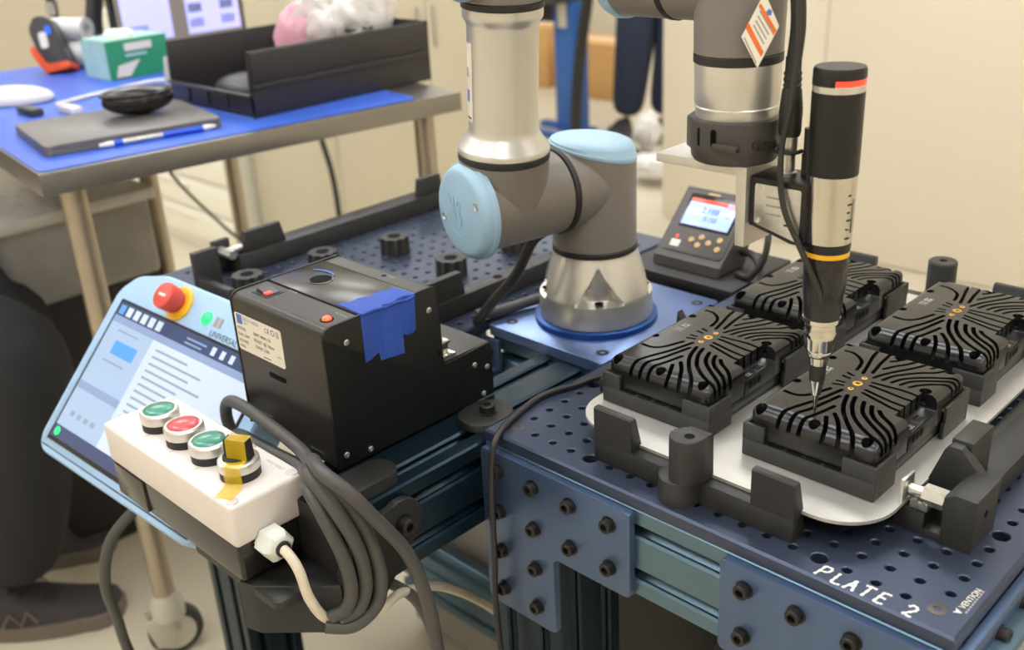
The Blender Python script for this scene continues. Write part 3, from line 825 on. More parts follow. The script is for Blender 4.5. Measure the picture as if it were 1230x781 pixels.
# rails on the rear plate
t = thing('fixture_rail', 'long black printed rail with a near end clamp, along the rear plate far edge', 'fixture', (-615, 240, 0))
MB().box(-640, 66, 0, -606, 470, 26, 1).build('bar', M_PRINT, t)
MB().prism([(74, 26), (146, 26), (140, 54), (84, 54)], 8, (-620, 0, 0), (0, 1, 0), (0, 0, 1), 1).build('stop_tab', M_PRINT, t)
MB().prism([(388, 26), (440, 26), (436, 54), (392, 54)], 8, (-616, 0, 0), (0, 1, 0), (0, 0, 1), 1).build('stop_tab', M_PRINT, t)
MB().box(-640, 44, 0, -632, 70, 46, 1).build('clamp_block', M_PRINT, t)
c_ = MB().cyl((-618, 50, 32), (-618, 92, 34), 5.5, None, 14).cyl((-634, 54, 32), (-600, 54, 32), 6.5, None, 6).build('clamp_plunger', M_STEEL, t, label='bright zinc clamp plunger')
MB().lathe((-623, 280, 26), (0, 0, 1), [(7, 0), (7, 0.4), (0, 0.4)], 16).build('screw', M_BOLT, t)
t = thing('fixture_rail', 'low black printed rail with a tall tab, beside the robot base on the rear plate', 'fixture', (-265, 260, 0))
MB().box(-284, 100, 0, -262, 470, 24, 1).build('bar', M_PRINT, t)
stp = MB().prism([(60, 0), (168, 0), (160, 52), (60, 52)], 10, (-276, 0, 0), (0, 1, 0), (0, 0, 1), 1).build('stop_tab', M_PRINT, t)
for yy in (226, 330):
    MB().lathe((-273, yy, 24), (0, 0, 1), [(6, 0), (6, 0.4), (4, 0.4), (3.8, 0.1), (0, 0.1)], 16).build('screw', M_SOCKET, t)
t = thing('stop_block', 'square black printed stop block at the near left corner of the rear plate', 'block', (-560, 0, 0))
MB().box(-604, -6, 0, -594, 30, 52, 1).box(-594, -6, 0, -520, 4, 20, 1).build('block', M_PRINT, t)
KN = [((-502, 250, 0), 'black lobed standoff knob farthest left of the rail beside the robot'),
      ((-372, 238, 0), 'black lobed standoff knob nearest the tall tab of the low rail'),
      ((-542, 37, 0), 'black lobed standoff knob next to the square stop block'),
      ((-533, 150, 0), 'black lobed standoff knob just behind the feeder box hole'),
      ((-371, 359, 0), 'black lobed standoff knob under the blue elbow cap of the robot')]
def knob_mesh(root):
    pts = []
    for k in range(64):
        a = 2 * math.pi * k / 64
        pts.append(((19.5 + 1.6 * math.tanh(3 * math.cos(10 * a))) * math.cos(a), (19.5 + 1.6 * math.tanh(3 * math.cos(10 * a))) * math.sin(a)))
    o = MB().prism(pts, 24, (0, 0, 0.2), (1, 0, 0), (0, 1, 0), 1.2).build('knob_body', M_PRINT, root)
    MB().lathe((0, 0, 24.2), (0, 0, 1), [(9, 0), (9, 0.5), (6.5, 0.5), (6.2, 0.1), (0, 0.1)], 20).build('centre_hole', M_SOCKET, o)
k0 = thing('standoff_knob', KN[0][1], 'knob', (0, 0, 0), 'lobed standoff knobs on the rear plate')
knob_mesh(k0)
for p, l in KN[1:]: dup(k0, p, l)
k0.location = Vector(KN[0][0]) * MM

# ================================================================= ROBOT ARM
BX, BY = -135.0, 250.0
t = thing('robot_manipulator', 'grey and silver six axis robot arm with light blue caps standing on the blue platform', 'robot', (BX, BY, 7))
RB = t
# base with four scalloped bolt pockets
b = MB()
prof = [(0, 7.2), (64.5, 7.2), (65.5, 8.2), (65.5, 37), (64.5, 40), (62.8, 43), (60.4, 49), (57.5, 57), (54.5, 65), (51.5, 73), (49.0, 80), (47.4, 86.5), (0, 86.5)]
zs = [(65.5, 8), (65.5, 16), (65.4, 24), (65.2, 30), (64.8, 35), (64.2, 38.2)] + [(64.2 - (z_ - 38.2) * 0.36, z_) for z_ in np.linspace(39.2, 84.5, 26)] + [(47.4, 86.6)]
SEG = 192
phi0 = math.radians(-46)
rings = []
for r0, z_ in zs:
    ring = []
    for k in range(SEG):
        a = 2 * math.pi * k / SEG
        d = (a - phi0 + math.pi / 4) % (math.pi / 2) - math.pi / 4
        r = r0
        if z_ > 37.9 and z_ < 84:
            half = max(0, (80 - z_) / 42.0) ** 1.15 * 0.43
            s = min(1, max(0, (half - abs(d)) / 0.035))
            r = r0 - s * (r0 - 49.0) * 0.97 if r0 > 49 else r0
        ring.append(b.bm.verts.new((BX + r * math.cos(a), BY + r * math.sin(a), z_)))
    rings.append(ring)
for A, B_ in zip(rings[:-1], rings[1:]):
    for k in range(SEG): b.bm.faces.new((A[k], A[(k + 1) % SEG], B_[(k + 1) % SEG], B_[k]))
b.bm.faces.new(rings[0][::-1]); b.bm.faces.new(rings[-1])
o = b.build('base', M_SILVER, t, label='satin silver base with scalloped bolt pockets', angle=28)
for k in range(4):
    a = phi0 + k * math.pi / 2
    MB().lathe((BX + 57 * math.cos(a), BY + 57 * math.sin(a), 38.2), (0, 0, 1), [(5, 0), (5, 0.7), (3.2, 0.7), (3, 0.2), (0, 0.2)], 16).build('bolt', M_SOCKET, o)
MB().lathe((BX, BY, 86), (0, 0, 1), [(47.8, 0), (48.6, 0.8), (48.6, 5.4), (47.8, 6.2), (0, 6.2)], 64).build('joint_ring', M_RUBBER, t)
d = Vector((math.cos(math.radians(258)), math.sin(math.radians(258)), 0))
e2 = Vector((-d.y, d.x, 0)) * 1.0
if e2.x < 0: e2 = -e2
tilt = math.radians(4.6)
ta = (Vector((0, 0, 1)) * math.cos(tilt) + e2 * math.sin(tilt)).normalized()
C0 = Vector((BX, BY, 163))
er = Vector((0.716, 0.696, 0))
def shear(b, start, z0, k=0.25):
    b.bm.verts.ensure_lookup_table()
    for v in b.bm.verts[start:]:
        if v.co.z > z0: v.co.z -= k * max(0.25, 1 - max(0, v.co.z - 198) / 22) * ((v.co.x - BX) * er.x + (v.co.y - BY) * er.y)
b = MB()
b.lathe((BX, BY, 92), (0, 0, 1), [(0, 0), (46.5, 0), (47.5, 1), (47.5, 70), (47.5, 106), (0, 106)], 64)
shear(b, 0, 180)
b.lathe(C0, d, [(0, 0), (45.5, 0), (45.5, 50), (44.5, 51), (0, 51)], 64)
b.build('shoulder_housing', M_GREY, t)
b = MB().lathe((BX, BY, 198), (0, 0, 1), [(47.8, 0), (48.4, 1.0), (48.4, 3.6), (47.6, 4.6), (47.2, 5), (46.2, 9.5), (43, 12.8), (37, 14.6), (28, 15.5), (0, 16)], 64)
shear(b, 0, 180)
o = b.build('shoulder_cap', M_SKY, t, label='light blue plastic cap on top of the shoulder')
q = Vector((BX, BY, 0)) + er * 22 + Vector((er.y, -er.x, 0)) * 22
MB().lathe((q.x, q.y, 210.2), (0.05, 0.03, 1), [(4.2, 0), (4.2, 0.9), (3, 1), (2.6, 0.3), (0, 0.3)], 16).build('cap_screw', M_STEEL, o)
MB().lathe(C0 + d * 51, d, [(46.5, 0), (47.3, 0.8), (47.3, 6), (46.5, 6.8), (0, 6.8)], 64).build('joint_ring', M_RUBBER, t)
E0 = C0 + d * 119
b = MB().lathe(C0 + d * 57.8, d, [(0, 0), (44.5, 0), (45.5, 1), (45.5, 107), (0, 107)], 64)
b.lathe(E0, ta, [(0, 0), (46, 0), (46.5, 30), (47, 50), (46, 51), (0, 51)], 64)
b.build('upper_arm_housing', M_GREY, t)
o = MB().lathe(C0 + d * 156, d, [(49, 0), (52, 1), (52, 6), (50.4, 7.2), (49.8, 7.5), (49.4, 10), (47.6, 14), (45, 16.5), (41, 17.6), (0, 18.2)], 64).build('shoulder_cap', M_SKY, t, label='round light blue cap facing the camera')
# embossed emblem and screws on the cap
up = Vector((0, 0, 1)); rt = up.cross(d).normalized(); rt = rt if rt.x > 0 else -rt
cc = C0 + d * 174.2
def cpt(a, c): return cc + rt * a + up * c
b = MB().tube([cpt(-12, 16), cpt(-9, 2), cpt(-7, -12), cpt(0, -15), cpt(3, -8), cpt(0, 2), cpt(2, 9), cpt(-2, 12), cpt(-4, 8)], 0.6, 6)
b.tube([cpt(-22, 18), cpt(-15, 8), cpt(-11, -2)], 0.5, 6).tube([cpt(-18, -20), cpt(-4, -25), cpt(12, -27)], 0.5, 6)
b.build('emblem', M_SKYL, o)
for a, c in ((32, 14), (-33, -10)):
    MB().lathe(cc + rt * a + up * c - d * 0.8, d, [(4.6, 0), (4.6, 0.9), (3.4, 0.9), (3.0, 0.3), (0, 0.3)], 16).build('cap_screw', M_STEEL, o)
def al(s): return E0 + ta * s
MB().lathe(al(51), ta, [(46.8, 0), (47.6, 0.8), (47.6, 6), (46.8, 6.8), (0, 6.8)], 64).build('joint_ring', M_RUBBER, t)
MB().lathe(al(57.8), ta, [(0, 0), (46.5, 0), (47.5, 1.0), (47.5, 5), (46.4, 7), (37.5, 19), (36.2, 22), (35.6, 26), (35.6, 127), (36.5, 131), (39.5, 135), (39.8, 138), (39.8, 144.5), (0, 144.5)], 72).build('upper_arm_tube', M_SILVER, t, label='satin silver upper arm tube')
MB().lathe(al(202.4), ta, [(40, 0), (40.8, 0.8), (40.8, 6), (40, 6.8), (0, 6.8)], 64).build('joint_ring', M_RUBBER, t)
# warning label on the tube
def arc_label(c0, ax, r, refdir, a0, a1, s0, s1, m, parent, name, n=10):
    ax = Vector(ax).normalized(); u = Vector(refdir); u = (u - ax * u.dot(ax)).normalized(); w = ax.cross(u)
    b = MB()
    L = []
    for k in range(n + 1):
        a = math.radians(a0 + (a1 - a0) * k / n)
        p = u * math.cos(a) + w * math.sin(a)
        L.append((b.bm.verts.new(Vector(c0) + p * r + ax * s0), b.bm.verts.new(Vector(c0) + p * r + ax * s1)))
    for A, B_ in zip(L[:-1], L[1:]): b.bm.faces.new((A[0], B_[0], B_[1], A[1]))
    return b.build(name, m, parent)
camdir = Vector((0.725, -0.854, 0))
lb = arc_label(al(57.8), ta, 35.8, camdir, -88, -54, 34, 112, M_LABEL, t, 'warning_label')
arc_label(al(57.8), ta, 35.95, camdir, -78, -64, 54, 66, M_INKB, lb, 'label_print')
arc_label(al(57.8), ta, 35.95, camdir, -78, -66, 78, 88, M_INKG, lb, 'label_print')
arc_label(al(57.8), ta, 35.95, camdir, -76, -60, 37, 39, M_INK, lb, 'label_print')
# elbow, forearm (mostly above the picture) and wrist
E1 = al(254)
b = MB().lathe(al(209.2), ta, [(0, 0), (40, 0), (41, 1), (41, 45), (0, 45)], 48)
b.lathe(E1 + d * 44, -d, [(0, 0), (41, 0), (41, 110), (0, 110)], 48)
b.ball(E1, 41)
b.build('elbow_housing', M_GREY, t)
MB().lathe(E1 + d * 44, d, [(42, 0), (43, 1), (43, 7), (39, 15), (30, 18), (0, 18.5)], 48).build('elbow_cap', M_SKY, t)
F0 = E1 - d * 88; W1 = Vector((70, 120, 404))
fd = (W1 - F0).normalized()
MB().lathe(F0, fd, [(0, 0), (36, 0), (36, 40), (31, 46), (31, (W1 - F0).length - 30), (33, (W1 - F0).length)], 48).build('forearm_tube', M_SILVER, t)
WX, WY = 152.0, 84.0
b = MB().lathe((WX, WY, 350), (0, 0, 1), [(0, 0), (32.5, 0), (33.6, 1), (34.2, 40), (34.2, 82), (30, 88), (0, 90)], 56)
b.lathe((WX, WY, 405), (-1, 0, 0), [(0, 0), (34, 0), (34, 52), (0, 52)], 56)
b.build('wrist_housing', M_GREY, t)
MB().lathe((WX - 52, WY, 405), (-1, 0, 0), [(34.2, 0), (34.9, 0.6), (34.9, 5), (34.2, 5.6), (0, 5.6)], 56).build('joint_ring', M_RUBBER, t)
b = MB().lathe((WX - 57.6, WY, 405), (-1, 0, 0), [(0, 0), (33.5, 0), (34, 1), (34, 46), (0, 46)], 56)
b.lathe((70, 84, 404), (0, 1, 0), [(0, 0), (33, 0), (33, 44), (0, 46)], 48)
b.build('wrist_housing', M_GREY, t)
MB().lathe((WX - 103, WY, 405), (-1, 0, 0), [(35.2, 0), (36, 1), (36, 6), (33.5, 12), (26, 15.5), (0, 16)], 56).build('wrist_cap', M_SKY, t, label='light blue wrist cap')
MB().lathe((WX, WY, 343.5), (0, 0, 1), [(33.2, 0), (33.8, 0.6), (33.8, 6), (33.2, 6.6), (0, 6.6)], 56).build('joint_ring', M_RUBBER, t)
MB().lathe((WX, WY, 303), (0, 0, 1), [(0, 0), (31.5, 0), (31.8, 6), (32.4, 7), (32.4, 8), (31.9, 8.6), (31.9, 10), (32.6, 11), (32.8, 39), (32.4, 40.5), (0, 40.5)], 64).build('tool_flange', M_SILVER, t, label='satin silver tool flange cylinder')

# tool changer clamp ring
t = thing('tool_clamp', 'dark grey octagonal clamp ring bolted under the robot wrist flange', 'clamp', (WX, WY, 269))
oc = []
for k in range(16):
    a = math.radians(k * 22.5 + 11.25); r = 37.5 if k % 2 else 36.0
    oc.append((WX + r * math.cos(a), WY + r * math.sin(a)))
M_CLAMP = mat('dark grey cast clamp', (66, 62, 59), 0.1, 0.45, 0.08, 80, 0.08, 900)
o = MB().prism(oc, 24, (0, 0, 279), (1, 0, 0), (0, 1, 0), 2.2).build('clamp_body', M_CLAMP, t)
MB().lathe((WX, WY, 269.2), (0, 0, 1), [(0, 0), (32, 0), (34, 3), (34.5, 10), (0, 10)], 40).build('clamp_foot', M_CLAMP, t)
for adeg in (-104, -84):
    a = math.radians(adeg)
    c = Vector((WX + 36.6 * math.cos(a), WY + 36.6 * math.sin(a), 291))
    tdir = Vector((-math.sin(a), math.cos(a), 0)); nd = Vector((math.cos(a), math.sin(a), 0))
    pts = [(2.1 * math.cos(q_) , (5 if math.sin(q_) > 0 else -5) + 2.1 * math.sin(q_)) for q_ in [2 * math.pi * i / 20 for i in range(20)]]
    MB().prism(pts, 0.9, c - nd * 0.3, tdir, (0, 0, 1)).build('slot', M_SOCKET, o)
a = math.radians(-52)
for k in range(4):
    aa = a + k * 0.14
    MB().lathe((WX + 35.0 * math.cos(aa + 0.35), WY + 35.0 * math.sin(aa + 0.35), 286 - k * 0.3), (math.cos(aa + 0.35), math.sin(aa + 0.35), 0), [(0, 0), (3.4, 0), (3.4, 3.0), (2.4, 3.4), (0, 3.4)], 12).build('lever_joint', M_RUBBER, o)
MB().box(WX + 4, WY - 39.5, 283, WX + 26, WY - 33, 288, 1.0).build('lever', M_CLAMP, t)

# L bracket and screwdriver tool
TX, TY = 236.0, 84.0
o = MB().prism([(92, 261.5), (92, 268.5), (177, 268.5), (177, 205), (168.5, 205), (168.5, 261.5)], 44, (0, 106, 0), (1, 0, 0), (0, 0, 1), 0.5).build('tool_bracket', M_ALU, None)
tag(o, 'pale aluminium L bracket between the wrist clamp and the screwdriver', 'bracket')
t = thing('screwdriver_tool', 'black and steel cylindrical robot screwdriver with red light ring and yellow band', 'tool', (TX, TY, 69.8))
TL = t
ax = (0, 0, 1)
Z = lambda pr: [(r, z_ - 200) for r, z_ in pr]
def tl(name, pr, m, parent=t, seg=40, label=None):
    return MB().lathe((TX, TY, 200), ax, Z(pr), seg).build(name, m, parent, label=label)
tl('driver_bit', [(0, 69.8), (0.9, 69.8), (1.5, 75), (2.3, 84), (2.8, 86), (0, 86)], M_CHROME)
tl('nose_cone', [(0, 86), (3.8, 86), (4.8, 92), (6.0, 99.5), (0, 99.5)], M_CHROME)
tl('nose_sleeve', [(0, 99.5), (6.2, 99.5), (6.6, 113.5), (0, 113.5)], M_TOOLS, label='dark smoked sleeve on the nose')
tl('nose_tube', [(0, 113.5), (7.0, 113.5), (7.6, 120), (9.6, 122), (10.2, 124.5), (9.8, 126.5), (0, 126.5)], M_CHROME)
tl('nose_collar', [(0, 126.5), (11.0, 126.5), (11.6, 128), (11.8, 136), (12.2, 137), (12.2, 142), (11.8, 143), (12.6, 150), (14.2, 151), (14.4, 154.5), (0, 154.5)], M_CHROME, label='bright steel collar')
tl('nose_body', [(0, 154.5), (13.9, 154.5), (14.6, 162), (15.0, 174), (15.8, 175.5), (16.4, 188), (16.6, 206), (0, 206)], M_TOOLS, label='smoked black nose body')
tl('yellow_band', [(0, 206.2), (16.9, 206.2), (17.0, 210), (0, 210)], M_YELLOW, label='yellow band')
tl('lock_ring', [(0, 210.2), (17.2, 210.2), (17.4, 217.5), (0, 217.5)], M_TOOLB)
tl('motor_sleeve', [(0, 217.5), (17.6, 217.5), (18.3, 269), (0, 269)], M_CHROME, label='polished steel sleeve with graduations')
tl('motor_body', [(0, 269), (18.5, 269), (18.6, 271), (18.6, 329.5), (0, 329.5)], M_TOOLB, label='satin black motor barrel')
tl('top_band', [(0, 329.5), (18.4, 329.5), (18.4, 334.5), (0, 334.5)], M_SILVER)
tl('light_ring', [(0, 334.5), (18.5, 334.5), (18.5, 338.6), (0, 338.6)], M_LEDR, label='glowing red light ring')
tl('top_cap', [(0, 338.6), (18.6, 338.6), (18.6, 344.5), (17.6, 346.5), (0, 346.8)], M_TOOLB)
arc_label((TX, TY, 0), ax, 18.75, camdir, -175, -20, 334.3, 338.8, M_TOOLB, t, 'ring_mask', 16)
for k, (dy, s) in enumerate(((0, 5), (7, 3), (14, 5), (20, 3), (26, 5), (33, 3))):
    arc_label((TX, TY, 0), ax, 18.25, camdir, 30, 30 + s * 3, 222 + dy, 223.2 + dy, M_INK, t, 'scale_mark', 3)
arc_label((TX, TY, 0), ax, 18.25, camdir, 48, 56, 226, 252, M_INKG, t, 'scale_mark', 3)
o = MB().prism([(178, 261.5), (226, 261.5), (226, 213.5), (214, 214.5), (178, 223)], 36, (0, 102, 0), (1, 0, 0), (0, 0, 1), 1.2).build('drive_block', M_TOOLB, t)
np_ = MB().prism(rc([(183, 225.5), (183, 257), (222, 257), (222, 216)], 2), 0.8, (0, 66.3, 0), (1, 0, 0), (0, 0, 1), 0.2).build('name_plate', M_STEEL, o, label='steel name plate with rows of print')
for x, z_ in ((186.5, 253.5), (186.5, 228)):
    MB().lathe((x, 65.5, z_), (0, -1, 0), [(2, 0), (2, 0.8), (0.9, 0.8), (0.8, 0.4), (0, 0.4)], 14).build('plate_screw', M_STEEL, np_)
for k, (a0, a1) in enumerate(((193, 214), (193, 209), (193, 206), (209, 217))):
    MB().box(a0, 65.3, 247 - k * 6.5, a1, 65.55, 248.6 - k * 6.5).build('print_line', M_INKG if k < 3 else M_INK, np_)
MB().lathe((199, 84, 261.3), ax, [(0, 0), (7, 0), (7, 3), (5.6, 4), (5.6, 18), (6.6, 19), (6.6, 31), (0, 31)], 28).build('connector', M_STEEL, t, label='knurled steel cable connector')
MB().lathe((199, 84, 292), ax, [(0, 0), (7.6, 0), (8.4, 3), (8.6, 20), (7.2, 34), (6.2, 36), (7.0, 37.5), (6, 39), (6.9, 42), (6, 44), (6.8, 46), (5.8, 48), (5.8, 58), (0, 58)], 28).build('strain_relief', M_RUBBER, t)
MB().lathe((212, 90, 262), ax, [(0, 0), (4.5, 0), (4.5, 16), (3.6, 17), (3.6, 36), (0, 36)], 20).build('connector', M_RUBBER, t)
o = MB().tube([(199, 84, 346), (201, 84, 370), (199, 84, 396), (192, 86, 430), (170, 100, 470)], 5.6, 14).build('tool_cable', M_CABLEB, None)
tag(o, 'thick black tool cable rising from the steel connector past the wrist', 'cable')
o = MB().tube([(202, 70, 420), (208, 70, 385), (211, 66, 350), (211, 62, 318), (206, 62, 290), (207, 61, 262), (213, 60, 240), (224, 62, 218), (234, 64, 198), (241, 66.5, 182), (242, 68, 172)], 2.3, 10).build('sensor_cable', M_CABLEB, None)
tag(o, 'thin black sensor cable running down in front of the screwdriver to its nose', 'cable')
o = MB().tube([(190, 92, 281), (192, 76, 281), (200, 74, 281), (207, 76, 281), (209, 86, 281)], 1.6, 8).build('cable_tie', M_RUBBER, None)
tag(o, 'black cable tie around the steel connector and thin cable', 'tie')
# caution flag
U = Vector((0.716, 0.69, 0.08)); V_ = Vector((-0.12, 0.02, 0.99)); U.normalize(); V_.normalize()
fc = Vector((188, 55, 372))
t = thing('caution_tag', 'white paper flag with two orange stripes stuck on the tool cable', 'tag', fc)
quad = [(-13.8, -3), (-3.6, -26), (13, 1), (4, 25)]
MB().prism(quad, 0.5, fc, U, V_).build('paper', M_LABEL, t)
M_ORST = mat('orange print', (222, 110, 40), 0, 0.5)
fw = U.cross(V_)
def strip(p, m, dz, name):
    MB().prism(p, 0.1, fc + fw * dz, U, V_).build(name, m, t)
strip([(-0.6, 16), (0.8, 18.5), (11.0, -1.5), (8.6, -5)], M_ORST, 0.5, 'stripe')
strip([(-10.5, 2.4), (-8.4, 6.6), (1.4, -15.5), (-0.8, -18.5)], M_ORST, 0.5, 'stripe')
strip([(5.2, 9), (7.8, 9), (8.6, 12), (6.4, 13.6), (4.4, 12)], M_INKB, 0.5, 'symbol')
for k in range(4):
    strip([(-5.2 + k * 1.6, 3.6 + k * 3), (-4.4 + k * 1.6, 4.4 + k * 3), (2.2 + k * 1.8, -9.5 + k * 3), (1.4 + k * 1.8, -10.2 + k * 3)], M_INKG, 0.5, 'print_line')
strip([(-12.2, -4), (-11.6, -3), (-4, -22), (-4.6, -23)], M_INKG, 0.5, 'print_line')

# robot cables beside the base
o = MB().tube([(-150, 205, 120), (-156, 172, 112), (-172, 158, 72), (-205, 150, 32), (-226, 146, 6), (-232, 150, 5)], 6, 12).build('robot_cable', M_CABLEB, None)
tag(o, 'black cable bundle hanging from the robot shoulder to the platform corner', 'cable')
o = MB().tube([(-236, 152, 8), (-224, 172, 8), (-217, 205, 8), (-209, 232, 9), (-196, 246, 10)], 6.5, 12).build('robot_cable', M_CABLEG, None)
tag(o, 'thick grey cable lying on the platform into the robot base', 'cable')
MB_c = MB().lathe((-196, 246, 10), (1, 0.05, 0.1), [(8, 0), (8, 4), (6.6, 5), (6.6, 8), (0, 8)], 18)
o = MB_c.build('cable_gland', M_RUBBER, None); tag(o, 'black cable gland where the grey cable enters the robot base', 'gland')

# ================================================================= DISPLAY
t = thing('torque_display', 'charcoal tilted desktop torque meter with lit screen and gold keys, behind the robot', 'meter', (-137, 470, 0))
body = [(430, 1), (432, 13), (438, 18), (508, 86), (514, 82), (514, 60), (490, 1)]
MB().prism(body, 102, (-188, 0, 0), (0, 1, 0), (0, 0, 1), 3).build('body', M_DISP, t)
fo = Vector((-188, 436.5, 17.2)); fu = Vector((1, 0, 0)); fv = Vector((0, 70, 68)).normalized(); fn = fu.cross(fv)
def dp(name, x0, v0, x1, v1, m, h=0.8, r=2, par=t):
    return MB().prism(rrect(x0, v0, x1, v1, r), h, fo + fn * 0.2, fu, fv, 0.15).build(name, m, par)
dp('face_plate', 4, 4, 98, 94, M_DISP, 0.8, 6)
sb = dp('screen_bezel', 12, 40, 92, 90, M_BEZEL, 1.1, 3)
dp('screen', 16, 44, 88, 78, M_LCD, 1.4, 1, sb)
dp('screen_bar', 16, 78, 72, 84, M_LCDR, 1.4, 0.5, sb)
dp('screen_bar', 72, 76, 88, 84, mat('meter lcd pink', (190, 140, 160), 0, .2, 0, emit=(222, 160, 180), estr=0.8), 1.5, 0.5, sb)
text('2.188', 12, fo + fu * 38 + fv * 64 + fn * 1.7, fu, fv, M_LCDI, t, ext=0.02)
text('0.150', 9, fo + fu * 46 + fv * 53 + fn * 1.7, fu, fv, M_LCDI, t, ext=0.02)
text('N.m', 4, fo + fu * 76 + fv * 62 + fn * 1.7, fu, fv, M_LCDI, t, ext=0.02)
for x, v in ((44, 24), (57, 30), (70, 24), (56, 18), (84, 31), (86, 18)):
    c = fo + fu * x + fv * v
    MB().lathe(c, fn, [(0, 0), (4.2, 0), (4.2, 1.8), (3.4, 2.4), (0, 2.4)], 16).build('key', M_GOLDK, t, label='gold round key')
dp('white_sticker', 16, 10, 30, 20, M_LABEL, 1.2, 0.6)
dp('red_indicator', 20, 23, 23, 27, M_LEDR, 1.2, 0.8)
dp('gold_mark', 36, 91, 54, 94, M_GOLDK, 1.1, 0.8)
t = thing('equipment_shelf', 'black extrusion shelf carrying the torque meter behind the robot', 'shelf', (-130, 460, -100))
MB().box(-222, 405, -16, -50, 545, 0, 2).build('shelf_plate', M_RUBBER, t)
extrusion('front_beam', t, 'x', -222, -50, (428, -61), 45, 90, M_EXTR_SHADE)
MB().box(-218, 455, -400, -210, 540, -16, 1).build('side_panel', M_RUBBER, t)
o = MB().tube([(-84, 500, 40), (-60, 490, 55), (-42, 470, 60), (-38, 455, 30), (-52, 448, 6), (-74, 452, 4)], 4, 10).build('meter_cable', M_CABLEB, None)
tag(o, 'black cable looping beside the torque meter', 'cable')
o = MB().tube([(-84, 480, 22), (-66, 472, 26), (-50, 462, 22), (-40, 450, 8), (-36, 430, 3)], 5, 10).build('meter_plug', M_CABLEB, None)
tag(o, 'black plug lead at the right side of the torque meter', 'cable')

# ================================================================= SCREW FEEDER BOX
t = thing('screw_feeder', 'black box shaped screw feeder with white rating label and blue tape on its side', 'feeder', (-180, -50, -12))
FD = t
def arc(cx, cy, r, a0, a1, n=6):
    return [(cx + r * math.cos(math.radians(a0 + (a1 - a0) * k / n)), cy + r * math.sin(math.radians(a0 + (a1 - a0) * k / n))) for k in range(n + 1)]
side = [(-148, -10)] + arc(-138, 119, 10, 180, 90) + arc(-22, 122, 7, 90, 0) + [(-15, 47), (50, 47), (50, -10)]
MB().prism(side, 143, (-252, 0, 0), (0, 1, 0), (0, 0, 1)).build('housing', M_BLKBOX, t)
sidep = [(-148.6, -11)] + arc(-138, 119.6, 10.6, 180, 90) + arc(-22, 122.6, 7.6, 90, 0) + [(-14.4, 51)] + arc(-9, 48.5, 4, 180, 270, 3)[1:] + [(46, 47.6), (51, 45), (51, -11)]
MB().prism(sidep, 3, (-109, 0, 0), (0, 1, 0), (0, 0, 1), 0.6).build('side_panel', M_BLKSIDE, t, label='matte black side panel')
MB().prism(sidep, 2.5, (-254.5, 0, 0), (0, 1, 0), (0, 0, 1), 0.4).build('side_panel', M_BLKSIDE, t)
MB().box(-251, -105, 128.6, -109.5, -40, 129.9, 0.4).build('top_lid', M_GLOSS, t, label='glossy smoked lid')
MB().box(-252, -107.2, 128.2, -109, -105.4, 129.3).build('lid_seam', M_SOCKET, t)
MB().box(-252, -39.6, 128.2, -109, -38.2, 129.3).build('lid_seam', M_SOCKET, t)
# service hole with raised rim
o = MB().lathe((-208, -74, 129.8), (0, 0, 1), [(12.5, 0), (12.5, 0.5), (11.2, 0.7), (11.0, 0.1), (0, 0.1)], 36).build('service_hole', M_GLOSS, t)
MB().lathe((-208, -74, 129.95), (0, 0, 1), [(10.4, 0), (10.4, 0.15), (0, 0.15)], 32).build('hole_opening', M_SOCKET, o)
b = MB().tube([(-236, -62, 130.1), (-226, -58, 130.2), (-214, -57, 130.1), (-206, -60, 130.1)], 1.0, 6)
b.build('marker_scribble', M_INKB, t, label='dark blue marker scribble beside the hole')
# rocker switch
o = MB().box(-237, -134, 128.7, -211, -114, 129.6, 0.4).build('switch_frame', M_BLKSIDE, t)
MB().prism([(-233, 129.2), (-233, 134.5), (-222, 131), (-214, 130.4), (-214, 129.2)], 13, (0, -117.5, 0), (1, 0, 0), (0, 0, 1), 0.6).build('rocker', M_DGREY, o)
MB().box(-221, -131, 130.3, -215.5, -124, 131.6, 0.3).build('lit_mark', M_LEDR, o)
text('POWER', 4, (-212, -110, 129.2), (1, 0, 0), (0, 1, 0), M_INKG, t)
text('I', 4, (-240, -122, 129.2), (1, 0, 0), (0, 1, 0), M_INKG, t)
text('O', 4, (-208, -128, 129.2), (1, 0, 0), (0, 1, 0), M_INKG, t)
o = MB().lathe((-124, -129, 128.8), (0, 0, 1), [(6.4, 0), (6.4, 0.5), (5.4, 0.6), (0, 0.6)], 24).build('lamp_bezel', M_SOCKET, t)
MB().lathe((-124, -129, 129.2), (0, 0, 1), [(4.6, 0), (4.4, 1.2), (3.2, 2.6), (1.6, 3.3), (0, 3.5)], 20).build('lamp', M_LEDO, o, label='glowing orange red lamp')
text('RUNNING', 3.6, (-130, -116, 129.2), (1, 0, 0), (0, 1, 0), M_INKG, t)
text('TIMER', 4.2, (-164, -29, 129.2), (1, 0, 0), (0, 1, 0), M_INKG, t)
MB().lathe((-168, -28, 128.9), (0, 0, 1), [(2.6, 0), (2.6, 0.3), (0, 0.3)], 16).build('trimmer_hole', M_SOCKET, t)
for x, s in ((-182, '-'), (-156, '+')): text(s, 4, (x, -33, 129.2), (1, 0, 0), (0, 1, 0), M_INKG, t)
